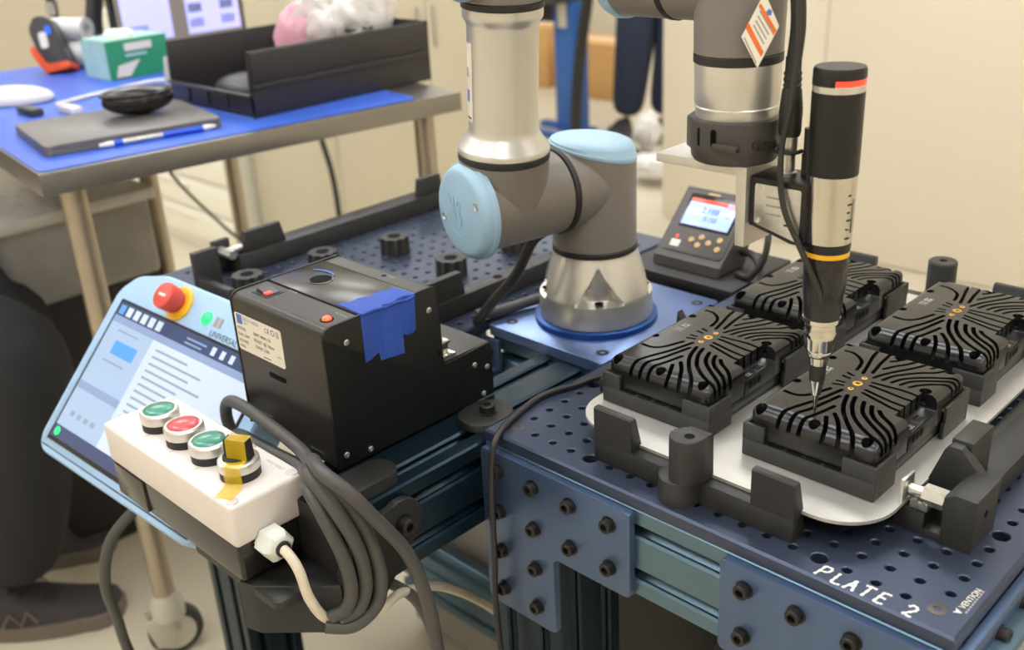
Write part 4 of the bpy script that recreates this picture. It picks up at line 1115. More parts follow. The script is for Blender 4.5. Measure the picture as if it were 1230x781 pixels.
# rating label
lp = [(0, 0), (77, -2 - 0.0), (77, 35), (0, 37)]
lab = MB().prism(rrect(-250.5, 72, -172.5, 111, 3), 0.4, (0, -148.0, 0), (1, 0, 0), (0, 0, 1)).build('rating_label', M_LABEL, t, label='off white rating label with rows of print')
X_, Zz = (1, 0, 0), (0, 0, 1)
MB().box(-247, -148.6, 100, -238, -148.35, 110).build('logo_mark', M_INKB, lab)
text('DELTA REGIS', 4.6, (-236.5, -148.5, 105.5), X_, Zz, M_INKB, t, ext=0.03)
text('TOOLS', 2.4, (-236.5, -148.5, 102), X_, Zz, M_INKB, t, ext=0.03)
text('CE', 7, (-200, -148.5, 102.5), X_, Zz, M_INK, t, ext=0.03)
MB().lathe((-186.5, -148.3, 105.2), (0, -1, 0), [(3.2, 0), (3.2, 0.2), (2.2, 0.2), (2.2, 0.05), (0, 0.05)], 16).build('mark', M_INKB, lab)
MB().box(-180.5, -148.6, 101.5, -179.6, -148.35, 108.5).box(-178, -148.6, 101.5, -177.1, -148.35, 108.5).build('mark', M_INKG, lab)
for k, (a, c) in enumerate((('MODEL', 'DRFT-006R-3.0'), ('RAIL GAP', 'PRESET @ 3.0mm'), ('POWER', '12VDC 2.5A'))):
    text(a, 4.6, (-248, -148.5, 94 - k * 6.6), X_, Zz, M_INK, t, ext=0.03)
    text(c, 4.6, (-221, -148.5, 94 - k * 6.6), X_, Zz, M_INK, t, ext=0.03)
text('SERIAL', 3.4, (-248, -148.5, 75.4), X_, Zz, M_INK, t, ext=0.03)
text('MADE', 2.6, (-184, -148.5, 81), X_, Zz, M_INKG, t, ext=0.03)
MB().box(-208, -148.6, 74.4, -196, -148.35, 75.2).build('print_line', M_INK, lab)
# slot port
MB().prism(rrect(-203, 56, -176, 61, 2.4), 0.7, (0, -147.9, 0), X_, Zz).build('slot_port', M_SOCKET, t)
text('DC POWER', 3.2, (-226, -148.2, 8), X_, Zz, M_INKG, t, ext=0.03)
text('GROUNDING', 3.2, (-150, -148.2, -2), X_, Zz, M_INKG, t, ext=0.03)
for y, z_ in ((-124, 110), (-27, 108), (-139, 2), (-112, -4), (26, 30), (43, 22), (36, -6)):
    MB().lathe((-106, y, z_), (1, 0, 0), [(3.0, 0), (3.0, 0.8), (2.2, 1.4), (0.9, 1.4), (0.8, 0.8), (0, 0.8)], 16).build('panel_screw', M_STEEL, t, label='steel cross head screw')
MB().lathe((-106, -19, 60), (1, 0, 0), [(2, 0), (2, 0.1), (0, 0.1)], 12).build('panel_hole', M_SOCKET, t)
# steel clip on the low step
b = MB().box(-150, -8, 47, -112, 8, 50, 0.6).box(-142, -4, 50, -118, 4, 62, 0.8).box(-136, -14, 60, -116, 6, 62.5, 0.6)
b.build('chute_clip', M_CHROME, t, label='polished steel chute clip on the low step')
# blue tape: one piece over lid, edge and side with torn ends
tp = [(-144, -103), (-137, -90), (-139, -82), (-134, -73), (-136, -62), (-132, -52), (-135, -44), (-105, -42), (-105, -105)]
o = MB().prism(tp, 0.8, (0, 0, 129.9), (1, 0, 0), (0, 1, 0), 0.2).build('blue_tape', M_TAPE, t, label='torn blue painter tape folded over the edge')
s1 = [(-106, 131), (-106, 83.5), (-100, 84), (-90, 88.5), (-89, 79), (-80, 78.5), (-70, 77), (-64, 77), (-61, 75.5), (-60, 131)]
b = MB().prism(s1, 0.5, (-105.9, 0, 0), (0, 1, 0), (0, 0, 1), 0.15)
s2 = [(-84, 131), (-84, 80), (-70, 78.5), (-63, 77), (-61, 75.5), (-60, 131)]
b.prism(s2, 0.9, (-105.9, 0, 0), (0, 1, 0), (0, 0, 1), 0.2)
b.prism([(-61, 131), (-60, 95), (-55, 92.5), (-48, 93), (-45, 96), (-43, 129)], 0.7, (-105.9, 0, 0), (0, 1, 0), (0, 0, 1), 0.15)
b.build('blue_tape', M_TAPE, t)
b = MB()
b.tube([(-105.5, -105, 130), (-104.6, -92, 130.6), (-105.2, -78, 128.8), (-104.4, -66, 129.6), (-105.3, -54, 127.4), (-104.8, -44, 128.6)], 1.7, 8)
b.tube([(-106, -80, 131.2), (-105, -70, 130.8), (-106, -60, 131.6), (-106, -50, 130.9)], 1.0, 6)
b.build('tape_fold', M_TAPE, t, label='wrinkled fold of the blue tape')

# feeder feet and clamp pieces on the beam
def foot(name, lab, x0, x1, y0, y1, z0, z1, bolt=None, mt=M_PRINT):
    o = MB().prism(rrect(x0, y0, x1, y1, min(x1 - x0, y1 - y0) * 0.45, 6), z1 - z0, (0, 0, z0), (1, 0, 0), (0, 1, 0), 0.8).build(name, mt, None)
    tag(o, lab, 'clamp')
    if bolt: bolt_head(o, bolt, (0, 0, 1), 8, 9)
    return o
foot('hold_down_foot', 'dusty black rounded hold down foot on the beam beside the feeder front', -86, -50, -200, -118, -12, 0)
foot('hold_down_foot', 'dusty black hold down foot with socket bolt at the feeder rear corner', -96, -50, -22, 34, -12, -4, (-72, 8, -4))
prof_ = arc(-136, -44, 24, -60, 120, 10) + [(-178, -26), (-206, -60), (-206, -117), (-196, -121)] + arc(-186, -95, 25, -90, -20, 5)
b = MB().prism(prof_, 8, (-44.5, 0, 0), (0, 1, 0), (0, 0, 1), 1.0)
t = thing('box_bracket', 'black printed bracket bolted to the beam side, holding the push button box', 'bracket', (-60, -190, -120))
b.build('side_plate', M_PRINT, t)
pq = [(-44, -190), (-38, -208), (-60, -226), (-96, -258), (-112, -263), (-118, -256), (-98, -238), (-56, -200)]
MB().prism(pq, 50, (0, 0, -121), (1, 0, 0), (0, 1, 0), 2.0).build('curved_plate', M_PRINT, t)
MB().prism(rrect(-200, -258, -60, -190, 8), 8, (0, 0, -80), (1, 0, 0), (0, 1, 0), 1.5).build('tray_plate', M_PRINT, t)
bolt_head(t, (-36.5, -136, -44), (1, 0, 0), 8.0, 10)
bolt_head(t, (-36.5, -186, -95), (1, 0, 0), 8.0, 10)

# ================================================================= PUSH BUTTON BOX
t = thing('push_button_box', 'warm white push button enclosure on glossy black base with four controls in a row', 'control box', (-218, -226, -70))
x0, x1, y0, y1 = -333, -101, -264, -188
MB().box(x0, y0, -32, x1, y1, 10, 4, 3).build('lid', M_LIDW, t)
MB().box(x0 + 3, y0 + 2.5, -70, x1 - 3, y1 - 2.5, -30, 4, 3).build('base', M_BASEB, t)
MB().box(x0 + 4, y0 + 0.6, -68, x0 + 62, y0 + 3, -34, 0.5).build('tape_strip', mat('clear packing tape', (60, 56, 50), 0, 0.12, 0.2, 40, 0.4, 120), t, label='shiny clear tape patch on the black base')
for x, y in ((x0 + 8, y0 + 8), (x0 + 8, y1 - 8), (x1 - 8, y0 + 8), (x1 - 8, y1 - 8)):
    MB().lathe((x, y, 10), (0, 0, 1), [(5.6, -0.5), (5.6, 0.3), (4.6, 0.6), (0, 0.4)], 18).build('lid_screw', mat('screw cap grey', (196, 188, 182), 0, 0.4) if 'screw cap grey' not in MATS else MATS['screw cap grey'], t)
for k in range(1, 4):
    MB().box(x0 + 14 + k * 46, y0 + 12, 9.95, x0 + 14.5 + k * 46, y1 - 14, 10.12).build('engraved_line', M_INKG, t)
for k, (x, mm, nm) in enumerate(((-280, M_GREENB, 'green'), (-234, M_REDB, 'red'), (-189, M_GREENB, 'green'))):
    bt = MB().lathe((x, -228, 10), (0, 0, 1), [(18, 0), (18, 8), (0, 8)], 40).build('push_button', M_RUBBER, t, label='chrome ringed %s push button' % nm)
    MB().lathe((x, -228, 18), (0, 0, 1), [(18.4, 0), (18.8, 0.8), (18.6, 8.5), (17.2, 10.2), (15.2, 10.4), (14.8, 9.4), (0, 9.4)], 48).build('chrome_ring', M_SILVER, bt)
    MB().lathe((x, -228, 26.5), (0, 0, 1), [(14.4, 0), (14.4, 1.6), (13, 2.6), (9, 3.4), (4, 3.7), (0, 3.8)], 40).build('lens', mm, bt)
st = MB().lathe((-142, -227, 10), (0, 0, 1), [(18, 0), (18, 8), (0, 8)], 40).build('selector_switch', M_RUBBER, t, label='black selector knob on chrome ring')
MB().lathe((-142, -227, 18), (0, 0, 1), [(18.4, 0), (18.8, 0.8), (18.2, 8), (15.6, 9.6), (0, 9.6)], 48).build('chrome_ring', M_SILVER, st)
kn = MB().lathe((-142, -227, 27), (0, 0, 1), [(13.5, 0), (13, 3), (0, 3)], 32)
kn.prism([(-13, 0), (13, 0), (11.5, 17), (-11.5, 17)], 9, (-142, -222.5, 29), (0.9, 0.43, 0), (0, 0, 1), 1.0)
kn.build('selector_knob', M_RUBBER, st)
tape = MB()
R0 = Vector((-142, -227, 0)); ud = Vector((0.9, 0.43, 0)).normalized(); wd = Vector((0.43, -0.9, 0)).normalized()
pts = [(-11, 12, 31), (-8, 6.4, 46.5), (-4, -5.8, 47), (2, -8, 30), (4, -19.6, 28), (6, -19.8, 13), (8, -24, 11), (10, -40, 10.6)]
L = []
for i, (s, o_, z_) in enumerate(pts):
    c = R0 + wd * (-o_) + ud * (2 + i * 0.8) + Vector((0, 0, z_))
    wdt = 10 if i < 4 else 9
    L.append((c - ud * wdt, c + ud * wdt))
vs_ = [(tape.bm.verts.new(a), tape.bm.verts.new(c)) for a, c in L]
for A, B_ in zip(vs_[:-1], vs_[1:]): tape.bm.faces.new((A[0], A[1], B_[1], B_[0]))
bmesh.ops.solidify(tape.bm, geom=tape.bm.faces[:], thickness=0.25)
tape.build('amber_tape', M_AMBER, t, label='translucent amber tape over the selector knob')
for x, s in ((-262, 'START TEST'), (-216, 'PAUSE TEST'), (-128, 'FAULT RESET')):
    text(s, 4.4, (x - 16, -200, 10.06), (1, 0, 0), (0, 1, 0), M_INKG, t, ext=0.03)
gl_ = MB().lathe((-104, -234, -36), (1, 0, 0), [(0, -4), (12, -4), (12, 3), (14.6, 4), (15.4, 5), (15.4, 19), (13, 23), (10, 25), (7.4, 25.6), (0, 25.6)], 6).build('cable_gland', M_NYLON, t, label='white nylon hexagonal cable gland', angle=30)
MB().lathe((-79.5, -234, -36), (1, 0, 0), [(7.2, 0), (7.2, 3), (5.2, 3.4), (0, 3.4)], 20).build('gland_seal', M_RUBBER, gl_)
o = MB().tube([(-80, -234, -36), (-66, -235, -38), (-57, -234, -50), (-51, -232, -76), (-49, -220, -103), (-45, -196, -122), (-38, -170, -118), (-52, -131, -129), (-100, -49, -197), (-150, 52, -307), (-180, 140, -420)], 4.6, 12, 8).build('gland_cable', M_CABLEW, None)
tag(o, 'cream cable curving out of the white gland and away under the beam', 'cable')
# grey cable loops
lp = [
 [(-262, -158, -60), (-280, -160, -14), (-268, -162, 12), (-236, -165, 20), (-184, -169, 20), (-122, -176, 18), (-72, -194, 24), (-40, -197, 19), (-26, -183, -23), (-22, -177, -66), (-25, -182, -98), (-32, -204, -112), (-46, -224, -108)],
 [(-242, -158, -50), (-250, -168, -16), (-186, -176, -4), (-112, -184, 8), (-68, -204, 26), (-32, -206, 8), (-25, -194, -34), (-27, -190, -74), (-31, -198, -97), (-40, -212, -104)],
 [(-230, -158, -60), (-236, -160, -30), (-200, -164, -16), (-120, -176, -10), (-70, -206, 14), (-44, -212, 2), (-31, -206, -38), (-30, -203, -72), (-34, -208, -92), (-44, -218, -100)],
]
for k, (pts, lab) in enumerate(zip(lp, ('dark grey cable loop, outermost coil over the bracket', 'dark grey cable loop, middle coil over the bracket', 'dark grey cable loop, innermost coil against the bracket'))):
    o = MB().tube(pts, 6.2, 12, 7).build('control_cable', M_CABLEG, None)
    tag(o, lab, 'cable', 'grey control cable coils')
o = MB().tube([(-200, -160, -44), (-150, -165, -10), (-112, -176, 10), (-78, -192, 32), (-42, -208, 42), (-20, -200, 28), (-12, -182, -4), (-9, -156, -51), (-8, -141, -106), (-8, -134, -171), (-10, -128, -300), (-18, -120, -420)], 6.2, 12, 7).build('control_cable', M_CABLEG, None)
tag(o, 'dark grey cable leaving the coils and dropping towards the floor', 'cable', 'grey control cable coils')
o = MB().tube([(-60, -150, -108), (-50, -118, -150), (-44, -104, -230), (-42, -100, -400)], 5.4, 12, 7).build('control_cable', M_CABLEG, None)
tag(o, 'short dark grey cable showing behind the falling coil end', 'cable', 'grey control cable coils')
# thin black cable over the plate edge
o = MB().tube([(20, 150, 8), (-4, 138, 6), (-24, 125, 4), (-33, 94, 3.4), (-43, 61, 3.4), (-39, 26, 3.4), (-29, -10, 4), (-22, -30, 0), (-20, -38, -14), (-21, -40, -40), (-22, -41, -80), (-24, -40, -130), (-26, -41, -180), (-22, -42, -240), (-16, -42, -320)], 3.2, 10, 7).build('sensor_lead', M_CABLEB, None)
tag(o, 'thin black lead lying over the plate corner and hanging down the front', 'cable')

# ================================================================= TEACH PENDANT
Xp = Vector((0.998, 0.055, -0.027)).normalized()
Yp = Vector((0.019, -0.684, -0.729)); Yp = (Yp - Xp * Yp.dot(Xp)).normalized()
Up = -Yp; Np = Xp.cross(Up)
R3 = Matrix(((Xp.x, Up.x, Np.x), (Xp.y, Up.y, Np.y), (Xp.z, Up.z, Np.z))).to_4x4()
t = thing('teach_pendant', 'pale blue robot teach pendant with lit touch screen and red emergency stop, leaning back', 'pendant', (-614.6, -72.6, 56.1), None, R3 @ Matrix.Scale(1.09, 4))
PD = t
shell = rc([(-6, -34), (14, -12), (62, 1), (238, 1), (286, -12), (306, -34), (303, -222), (290, -233), (10, -233), (-4, -222)], 10)
def loft(layers, m, name, parent):
    b = MB()
    L = [[b.bm.verts.new(p) for p in ly] for ly in layers]
    n_ = len(L[0])
    for A, B_ in zip(L[:-1], L[1:]):
        for k in range(n_): b.bm.faces.new((A[k], A[(k + 1) % n_], B_[(k + 1) % n_], B_[k]))
    b.bm.faces.new(L[0][::-1]); b.bm.faces.new(L[-1])
    return b.build(name, m, parent)
def ins(pts, d_, z_):
    cx_, cy_ = 150, -116
    return [(cx_ + (p[0] - cx_) * (1 - d_ / 150), cy_ + (p[1] - cy_) * (1 - d_ / 116), z_) for p in pts]
loft([ins(shell, 8, -44), ins(shell, 1.5, -40), ins(shell, 0, -34), ins(shell, 0, -5), ins(shell, 0.8, -2), ins(shell, 3.0, 0)], M_PEND, 'shell', t)
sc_ = MB().prism(rrect(11, -217, 284, -43, 2), 0.6, (0, 0, 0.0)).build('screen_bezel', M_BEZEL, t)
def pp(name, xa, ya, xb, yb, m, h=0.9, z0=0.2, par=None):
    return MB().box(xa, ya, z0, xb, yb, z0 + h).build(name, m, par or sc_)
pp('screen', 15, -212, 280, -46, M_SCREEN)
pp('screen_bar', 15, -62, 280, -46, M_SCRBAR, 1.1)
pp('screen_bar', 15, -212, 280, -198, M_SCRBAR, 1.1)
pp('screen_bar', 15, -70, 280, -62, M_SCRPAN, 1.1)
pp('screen_panel', 100, -198, 280, -70, M_SCRWHT, 1.0)
pp('screen_panel', 16, -153, 100, -144, M_SCRPAN, 1.2)
pp('screen_button', 40, -104, 84, -88, M_SCRBLU, 1.2)
for k in range(6): pp('screen_icon', 18 + k * 15, -60, 28 + k * 15, -49, M_SCRWHT if k else M_SCRBLU, 1.3)
for k in range(6):
    w_ = (62, 44, 70, 52, 60, 40)[k]
for k in range(14): pp('screen_text', 112, -80 - k * 8, 112 + (60, 90, 74, 100, 66, 84, 58)[k % 7], -77.6 - k * 8, M_SCRINK, 0.3, 1.0)
for k in range(2): pp('screen_text', 34, -78 - k * 36, 76, -76 - k * 36, M_SCRINK, 0.3, 0.9)
for k in range(4): pp('screen_text', 30 + k * 14, -184, 38 + k * 14, -178, M_SCRINK, 0.3, 0.9)
for k in range(3): pp('screen_icon', 196 + k * 16, -59, 203 + k * 16, -50, M_SCRWHT, 1.3)
pp('screen_text', 150, -54, 186, -52, M_SCRPAN, 0.3, 1.2); pp('screen_text', 150, -59, 180, -57, M_SCRPAN, 0.3, 1.2)
MB().lathe((24, -205, 1.1), (0, 0, 1), [(5, 0), (5, 0.4), (0, 0.4)], 16).build('screen_icon', M_LEDG, sc_)
es = MB().lathe((110, -23, 0), (0, 0, 1), [(20, -0.2), (20, 2), (18, 4.5), (0, 4.5)], 40).build('stop_collar', M_YELLOW, t, label='yellow ring collar')
MB().lathe((110, -23, 4), (0, 0, 1), [(12, 0), (12, 4), (14.2, 5), (15.2, 18), (14.2, 21), (12, 22), (0, 22)], 36).build('stop_button', M_ESTOP, es, label='red emergency stop mushroom button')
MB().box(104, -24.5, 25.8, 116, -21.5, 26.3, 0.2).build('stop_mark', M_LABEL, es)
MB().lathe((163, -26, 0), (0, 0, 1), [(8, -0.2), (8, 1.5), (7, 2.2), (0, 2.4)], 24).build('power_button', M_LEDG, t, label='glowing green power button')
MB().box(177, -31, 0, 182, -20, 0.5).box(184.5, -31, 0, 189.5, -20, 0.5).build('logo_mark', M_INKG, t)
text('UNIVERSAL ROBOTS', 9.5, (178, -41.5, 0.2), (1, 0, 0), (0, 1, 0), M_INK, t, ext=0.05)
o = MB().box(60, -190, -74, 240, -120, -44, 3).build('rear_mount', M_DGREY, t)
o = MB().tube([(-425, -196, -150), (-430, -222, -162), (-438, -248, -190), (-455, -258, -247), (-479, -247, -315), (-495, -236, -396), (-490, -210, -520), (-470, -160, -640), (-440, -100, FZ + 12)], 6.5, 12, 7).build('pendant_cable', M_CABLEG, None)
tag(o, 'dark grey cable hanging in a long bow below the teach pendant', 'cable')
t = thing('pendant_bracket', 'dark steel arm carrying the teach pendant from the left table frame', 'bracket', (-380, -60, -70))
MB().box(-420, -104, -60, -340, -60, -30, 2).box(-400, -64, -60, -360, -2, -40, 2).build('arm', M_DGREY, t)

# ================================================================= STAINLESS BENCH AND WHAT STANDS ON IT
t = thing('steel_bench', 'stainless steel bench with blue mat top and tube legs on casters, at the left', 'bench', (-1250, 260, FZ))
DZ = 113.0
BC, BU, BW = Vector((-935, -48, 0)), Vector((0.1358, 0.9907, 0)), Vector((-0.9907, 0.1358, 0))
def bpt(a, c, z=0): return BC + BU * a + BW * c + Vector((0, 0, z))
MB().prism([(0, 0), (752, 0), (752, 1080), (0, 1080)], 34, bpt(0, 0, DZ - 34), BU, BW, 2.0).build('top', M_STAIN, t)
MB().prism(rrect(4, 10, 664, 1072, 16), 2, bpt(0, 0, DZ), BU, BW).build('mat', M_LAMINATE, t, label='glossy blue mat')
for a_, c_ in ((50, 38), (692, 40), (350, 620), (692, 1000), (50, 1000)):
    x, y = bpt(a_, c_).x, bpt(a_, c_).y
    lg = MB().cyl((x, y, FZ + 138), (x, y, DZ - 34), 19.5, None, 24).build('leg', M_TUBE, t)
    fk = MB().lathe((x, y, FZ + 84), (0, 0, 1), [(0, 0), (27, 0), (30, 4), (30, 28), (24, 44), (22, 54), (0, 54)], 24)
    fk.prism([(-24, 96), (34, 96), (26, 40), (10, 28), (-8, 34)], 6, (x + 4, y - 26, FZ), (0.3, 0.95, 0), (0, 0, 1), 1)
    fk.prism([(-24, 96), (34, 96), (26, 40), (10, 28), (-8, 34)], 6, (x - 32, y - 10, FZ), (0.3, 0.95, 0), (0, 0, 1), 1)
    cs = fk.build('caster', M_CASTER, t)
    ax_ = Vector((0.95, -0.3, 0)); cw = Vector((x - 4, y + 8, FZ + 50))
    MB().lathe(cw - ax_ * 14, ax_, [(36, 0), (46, 1), (49.5, 6), (49.5, 22), (46, 27), (36, 28), (0, 28)], 36).build('tyre', M_TYRE, cs)
    MB().lathe(cw - ax_ * 16, ax_, [(0, 0), (35, 0), (35, 32), (0, 32)], 28).lathe(cw - ax_ * 18, ax_, [(0, 0), (8, 0), (8, 36), (0, 36)], 12).build('wheel_hub', M_CASTER, cs)
MB().cyl(bpt(350, 622, -560), bpt(350, 1010, -560), 14, None, 16).build('stretcher', M_TUBE, t)
T0 = DZ + 2
# laptop
def obox(pts, z0, z1, m, name, parent=None, b=1.5):
    return MB().prism(pts, z1 - z0, (0, 0, z0), (1, 0, 0), (0, 1, 0), b).build(name, m, parent)
t = thing('laptop', 'closed space grey laptop lying on the blue mat near the bench edge', 'laptop', (-1120, 150, T0))
q = [(-1022, 2), (-962, 276), (-1186, 318), (-1246, 44)]
obox(rc(q, 14), T0 + 1, T0 + 8.5, M_LAPTOP, 'base', t, 1.5)
obox(rc(q, 14), T0 + 9, T0 + 17, M_LAPTOP, 'lid', t, 2.0)
q2 = [(-1030, 12), (-974, 268), (-1180, 306), (-1236, 52)]
obox(rc(q2, 10), T0, T0 + 1.2, M_RUBBER, 'feet', t, 0.2)
# glasses case
t = thing('oval_case', 'small black oval case sitting on the closed laptop', 'case', (-1120, 210, T0 + 17))
M_ = Matrix.Rotation(math.radians(70), 4, 'Z')
MB().ball((-1120, 212, T0 + 17 + 24), 1, (60, 34, 24), 28, M_).build('lower_half', mat('gloss black case', (24, 22, 22), 0, 0.25), t)
MB().ball((-1120, 212, T0 + 17 + 36), 1, (62, 35, 12), 28, M_).build('upper_half', MATS['gloss black case'], t)
MB().lathe((-1087, 207, T0 + 17 + 26), (0.95, -0.3, 0), [(0, 0), (3, 0), (3, 2), (0, 2)], 12).build('clasp', M_DGREY, t)
# pen
t = thing('ballpoint_pen', 'blue and white ballpoint pen on the bench edge in front of the laptop', 'pen', (-990, 165, T0))
pa, pb = Vector((-1001, 78, T0 + 5.2)), Vector((-962, 262, T0 + 5.2))
pd = (pb - pa).normalized()
Lp = (pb - pa).length
MB().lathe(pa, pd, [(0, 0), (3, 0), (3.4, 8), (4.8, 12), (4.8, 22), (0, 22)], 14).build('cap', M_WHITEP, t)
M_PENB = mat('pen blue', (38, 84, 206), 0, 0.35)
MB().lathe(pa + pd * 22, pd, [(0, 0), (5, 0), (5, 14), (0, 14)], 14).build('grip', M_PENB, t)
MB().lathe(pa + pd * 36, pd, [(0, 0), (4.8, 0), (4.8, 64), (0, 64)], 14).build('barrel', M_STEEL, t)
MB().lathe(pa + pd * 100, pd, [(0, 0), (5, 0), (5, 66), (0, 66)], 14).build('barrel', M_PENB, t)
MB().lathe(pa + pd * 166, pd, [(0, 0), (5, 0), (4.6, 12), (2, Lp - 166), (0, Lp - 166)], 14).build('tip', M_WHITEP, t)
o = MB().ball((-1540, 150, T0 + 8), 1, (44, 86, 26), 28, Matrix.Rotation(math.radians(-35), 4, 'Z'))
for v in o.bm.verts:
    if v.co.z < T0: v.co.z = T0
o = o.build('computer_mouse', M_WHITEP, None); tag(o, 'white low computer mouse at the left end of the blue mat', 'mouse')
# small things behind the laptop
for k, (x, y, w_, d_, m, nm, lb) in enumerate(((-1330, 180, 60, 22, M_WHITEP, 'adhesive_roll', 'small white strip lying behind the laptop'), (-1390, 130, 70, 24, M_DGREY, 'multi_tool', 'dark small tool lying behind the laptop beside the white strip'))):
    o = MB().box(x - w_ / 2, y - d_ / 2, T0, x + w_ / 2, y + d_ / 2, T0 + 14, 3).build(nm, m, None); tag(o, lb, 'tool')
o = MB().tube([(-1420, 190, T0 + 3), (-1440, 260, T0 + 4), (-1460, 330, T0 + 3), (-1480, 420, T0 + 3), (-1440, 480, T0 + 3)], 4, 8).build('charging_cable', M_WHITEP, None)
tag(o, 'white cord lying across the blue mat in front of the green carton', 'cord')
# barcode scanner
t = thing('barcode_scanner', 'dark grey handheld barcode scanner with orange bumper leaning on the mat', 'scanner', (-1820, 360, T0))
base_p = Vector((-1800, 372, T0))
su = Vector((0.72, 0.69, 0)); sv = Vector((-0.36, 0.10, 0.93)).normalized(); su = (su - sv * su.dot(sv)).normalized()
wz = su.cross(sv)
pts = [(-26, 14), (30, 14), (30, 30), (16, 100), (6, 124), (-18, 128), (-36, 118), (-40, 96)]
MB().prism(rc(pts, 8), 44, base_p - wz * 22, su, sv, 6).build('body', M_DGREY, t)
pts = [(-26, 2), (32, 2), (32, 18), (-18, 20), (-38, 66), (-48, 64), (-46, 46)]
MB().prism(rc(pts, 4), 48, base_p - wz * 24, su, sv, 4).build('bumper', M_ORANGE, t, label='orange rubber bumper')
MB().prism(rrect(-22, 56, -4, 92, 6), 2, base_p + wz * 21, su, sv).build('label_patch', M_WHITEP, t)
MB().prism(rrect(-4, 84, 8, 102, 4), 2, base_p + wz * 21, su, sv).build('blue_key', mat('lit blue key', (40, 90, 230), 0, 0.3, 0, emit=(40, 90, 230), estr=0.9), t)
# wipe carton
t = thing('wipe_carton', 'green and white carton of wipes with tissue at the top, on the blue mat', 'carton', (-1630, 450, T0))
ga = math.radians(2); A_ = Vector((-1585, 385, T0)); gx = Vector((-0.02, 1, 0)).normalized(); gy = Vector((-1, -0.02, 0))
gb = MB().prism([(0, 0), (142, 0), (142, 110), (0, 110)], 80, A_, gx, gy, 1.5).build('carton', M_GREENC, t)
MB().prism([(0, 0), (108, 0), (108, 78), (0, 78)], 1.2, A_ + gy * 109 - gx * 1 + Vector((0, 0, 1)), -gy, (0, 0, 1)).build('end_print', M_MINT, t)
MB().prism(rrect(2, 2, 140, 108, 2), 1, A_ + Vector((0, 0, 80)), gx, gy).build('top_print', M_MINT, t)
MB().prism(rrect(40, 56, 104, 72, 2), 0.6, A_ + Vector((1.5, 0, 0)), gx, (0, 0, 1)).build('title_print', M_LABEL, t)
MB().prism(rrect(40, 44, 90, 50, 2), 0.6, A_ + Vector((1.5, 0, 0)), gx, (0, 0, 1)).build('title_print', M_MINT, t)
MB().prism([(12, 4), (44, 4), (72, 36), (20, 28)], 0.6, A_ + Vector((1.5, 0, 0)), gx, (0, 0, 1)).build('title_print', M_LABEL, t)
b = MB()
for k in range(9):
    a = k * 0.7
    b.ball(A_ + gx * (60 + 22 * math.cos(a)) + gy * (50 + 26 * math.sin(a)) + Vector((0, 0, 84)), 1, (18, 10, 12), 10, Matrix.Rotation(a, 4, 'Z'))
b.build('tissue', M_PAPER, t)
# paper rolls
for k, (p0, p1, r, lb) in enumerate((((-1905, 400, T0 + 31), (-1800, 455, T0 + 31), 30, 'white paper roll lying behind the scanner, lower of two'), ((-1900, 404, T0 + 86), (-1806, 452, T0 + 86), 25, 'white paper roll stacked on top of the other roll'))):
    rdr = (Vector(p1) - Vector(p0)).normalized()
    o = MB().lathe(p0, rdr, [(12, 0), (r, 0), (r, (Vector(p1) - Vector(p0)).length), (12, (Vector(p1) - Vector(p0)).length), (12, 2)], 28).build('paper_roll', M_PAPER, None)
    tag(o, lb, 'roll')
# black speaker at left
t = thing('desk_speaker', 'black rounded speaker at the left edge of the picture on the bench', 'speaker', (-1760, 170, T0))
MB().box(-1830, 130, T0, -1740, 212, T0 + 130, 14, 3).build('body', M_DGREY, t)
MB().lathe((-1741, 171, T0 + 60), (1, 0, 0), [(0, 0), (30, 0), (30, 3), (26, 3.5), (0, 1)], 24).build('cone', M_RUBBER, t)
# shelf bin
t = thing('shelf_bin', 'long black open shelf bin with low front lip, on the blue mat', 'bin', (-1110, 530, T0))
bx0, bx1, by0, by1, bh = -1240, -968, 340, 742, 112
MB().box(bx0 + 12, by0 + 8, T0, bx1 - 8, by1, T0 + 5, 1).build('floor_panel', M_BIN, t)
def wall(name, pts, th, o, u, v): return MB().prism(pts, th, o, u, v, 0.8).build(name, M_BIN, t)
wall('side_wall', [(by0, 0), (by1, 0), (by1 + 6, bh), (by0 + 4, bh), (by0, 60)], 4, (bx1 - 4, 0, T0), (0, 1, 0), (0, 0, 1))
wall('side_wall', [(by0, 0), (by1, 0), (by1 + 6, bh), (by0 + 4, bh), (by0, 60)], 4, (bx0, 0, T0), (0, 1, 0), (0, 0, 1))
MB().box(bx1, by0 + 6, T0 + 60, bx1 + 4, by1 - 2, T0 + bh - 2, 1).box(bx1, by0 + 4, T0 + 48, bx1 + 5, by1, T0 + 58, 1).build('side_rib', M_BIN, t)
wall('back_wall', [(bx0, 0), (bx1, 0), (bx1, bh), (bx0, bh)], 4, (0, by1 + 4, T0), (1, 0, 0), (0, 0, 1))
wall('front_lip', [(bx0, 8), (bx1, 8), (bx1, 40), (bx0, 40)], 4, (0, by0 + 4, T0), (1, 0, 0), (0, 0, 1))
MB().box(bx0, by0 - 7, T0 + 37, bx1, by0 + 2, T0 + 42, 1).build('label_rim', M_DGREY, t)
for k in range(3): MB().box(bx0 + 60 + k * 66, by0 - 3, T0 + 10, bx0 + 66 + k * 66, by0 + 1, T0 + 37, 0.5).build('lip_rib', M_BIN, t)
# label plate leaning on the bin
o = MB().prism([(0, 0), (60, 0), (56, 70), (6, 76)], 3, (-1300, 356, T0), (0.75, 0.66, 0), (-0.1, 0.1, 1), 0.6).build('plastic_divider', mat('translucent divider', (196, 192, 184), 0, 0.4), None)
tag(o, 'pale translucent divider leaning at the left side of the black bin', 'divider')
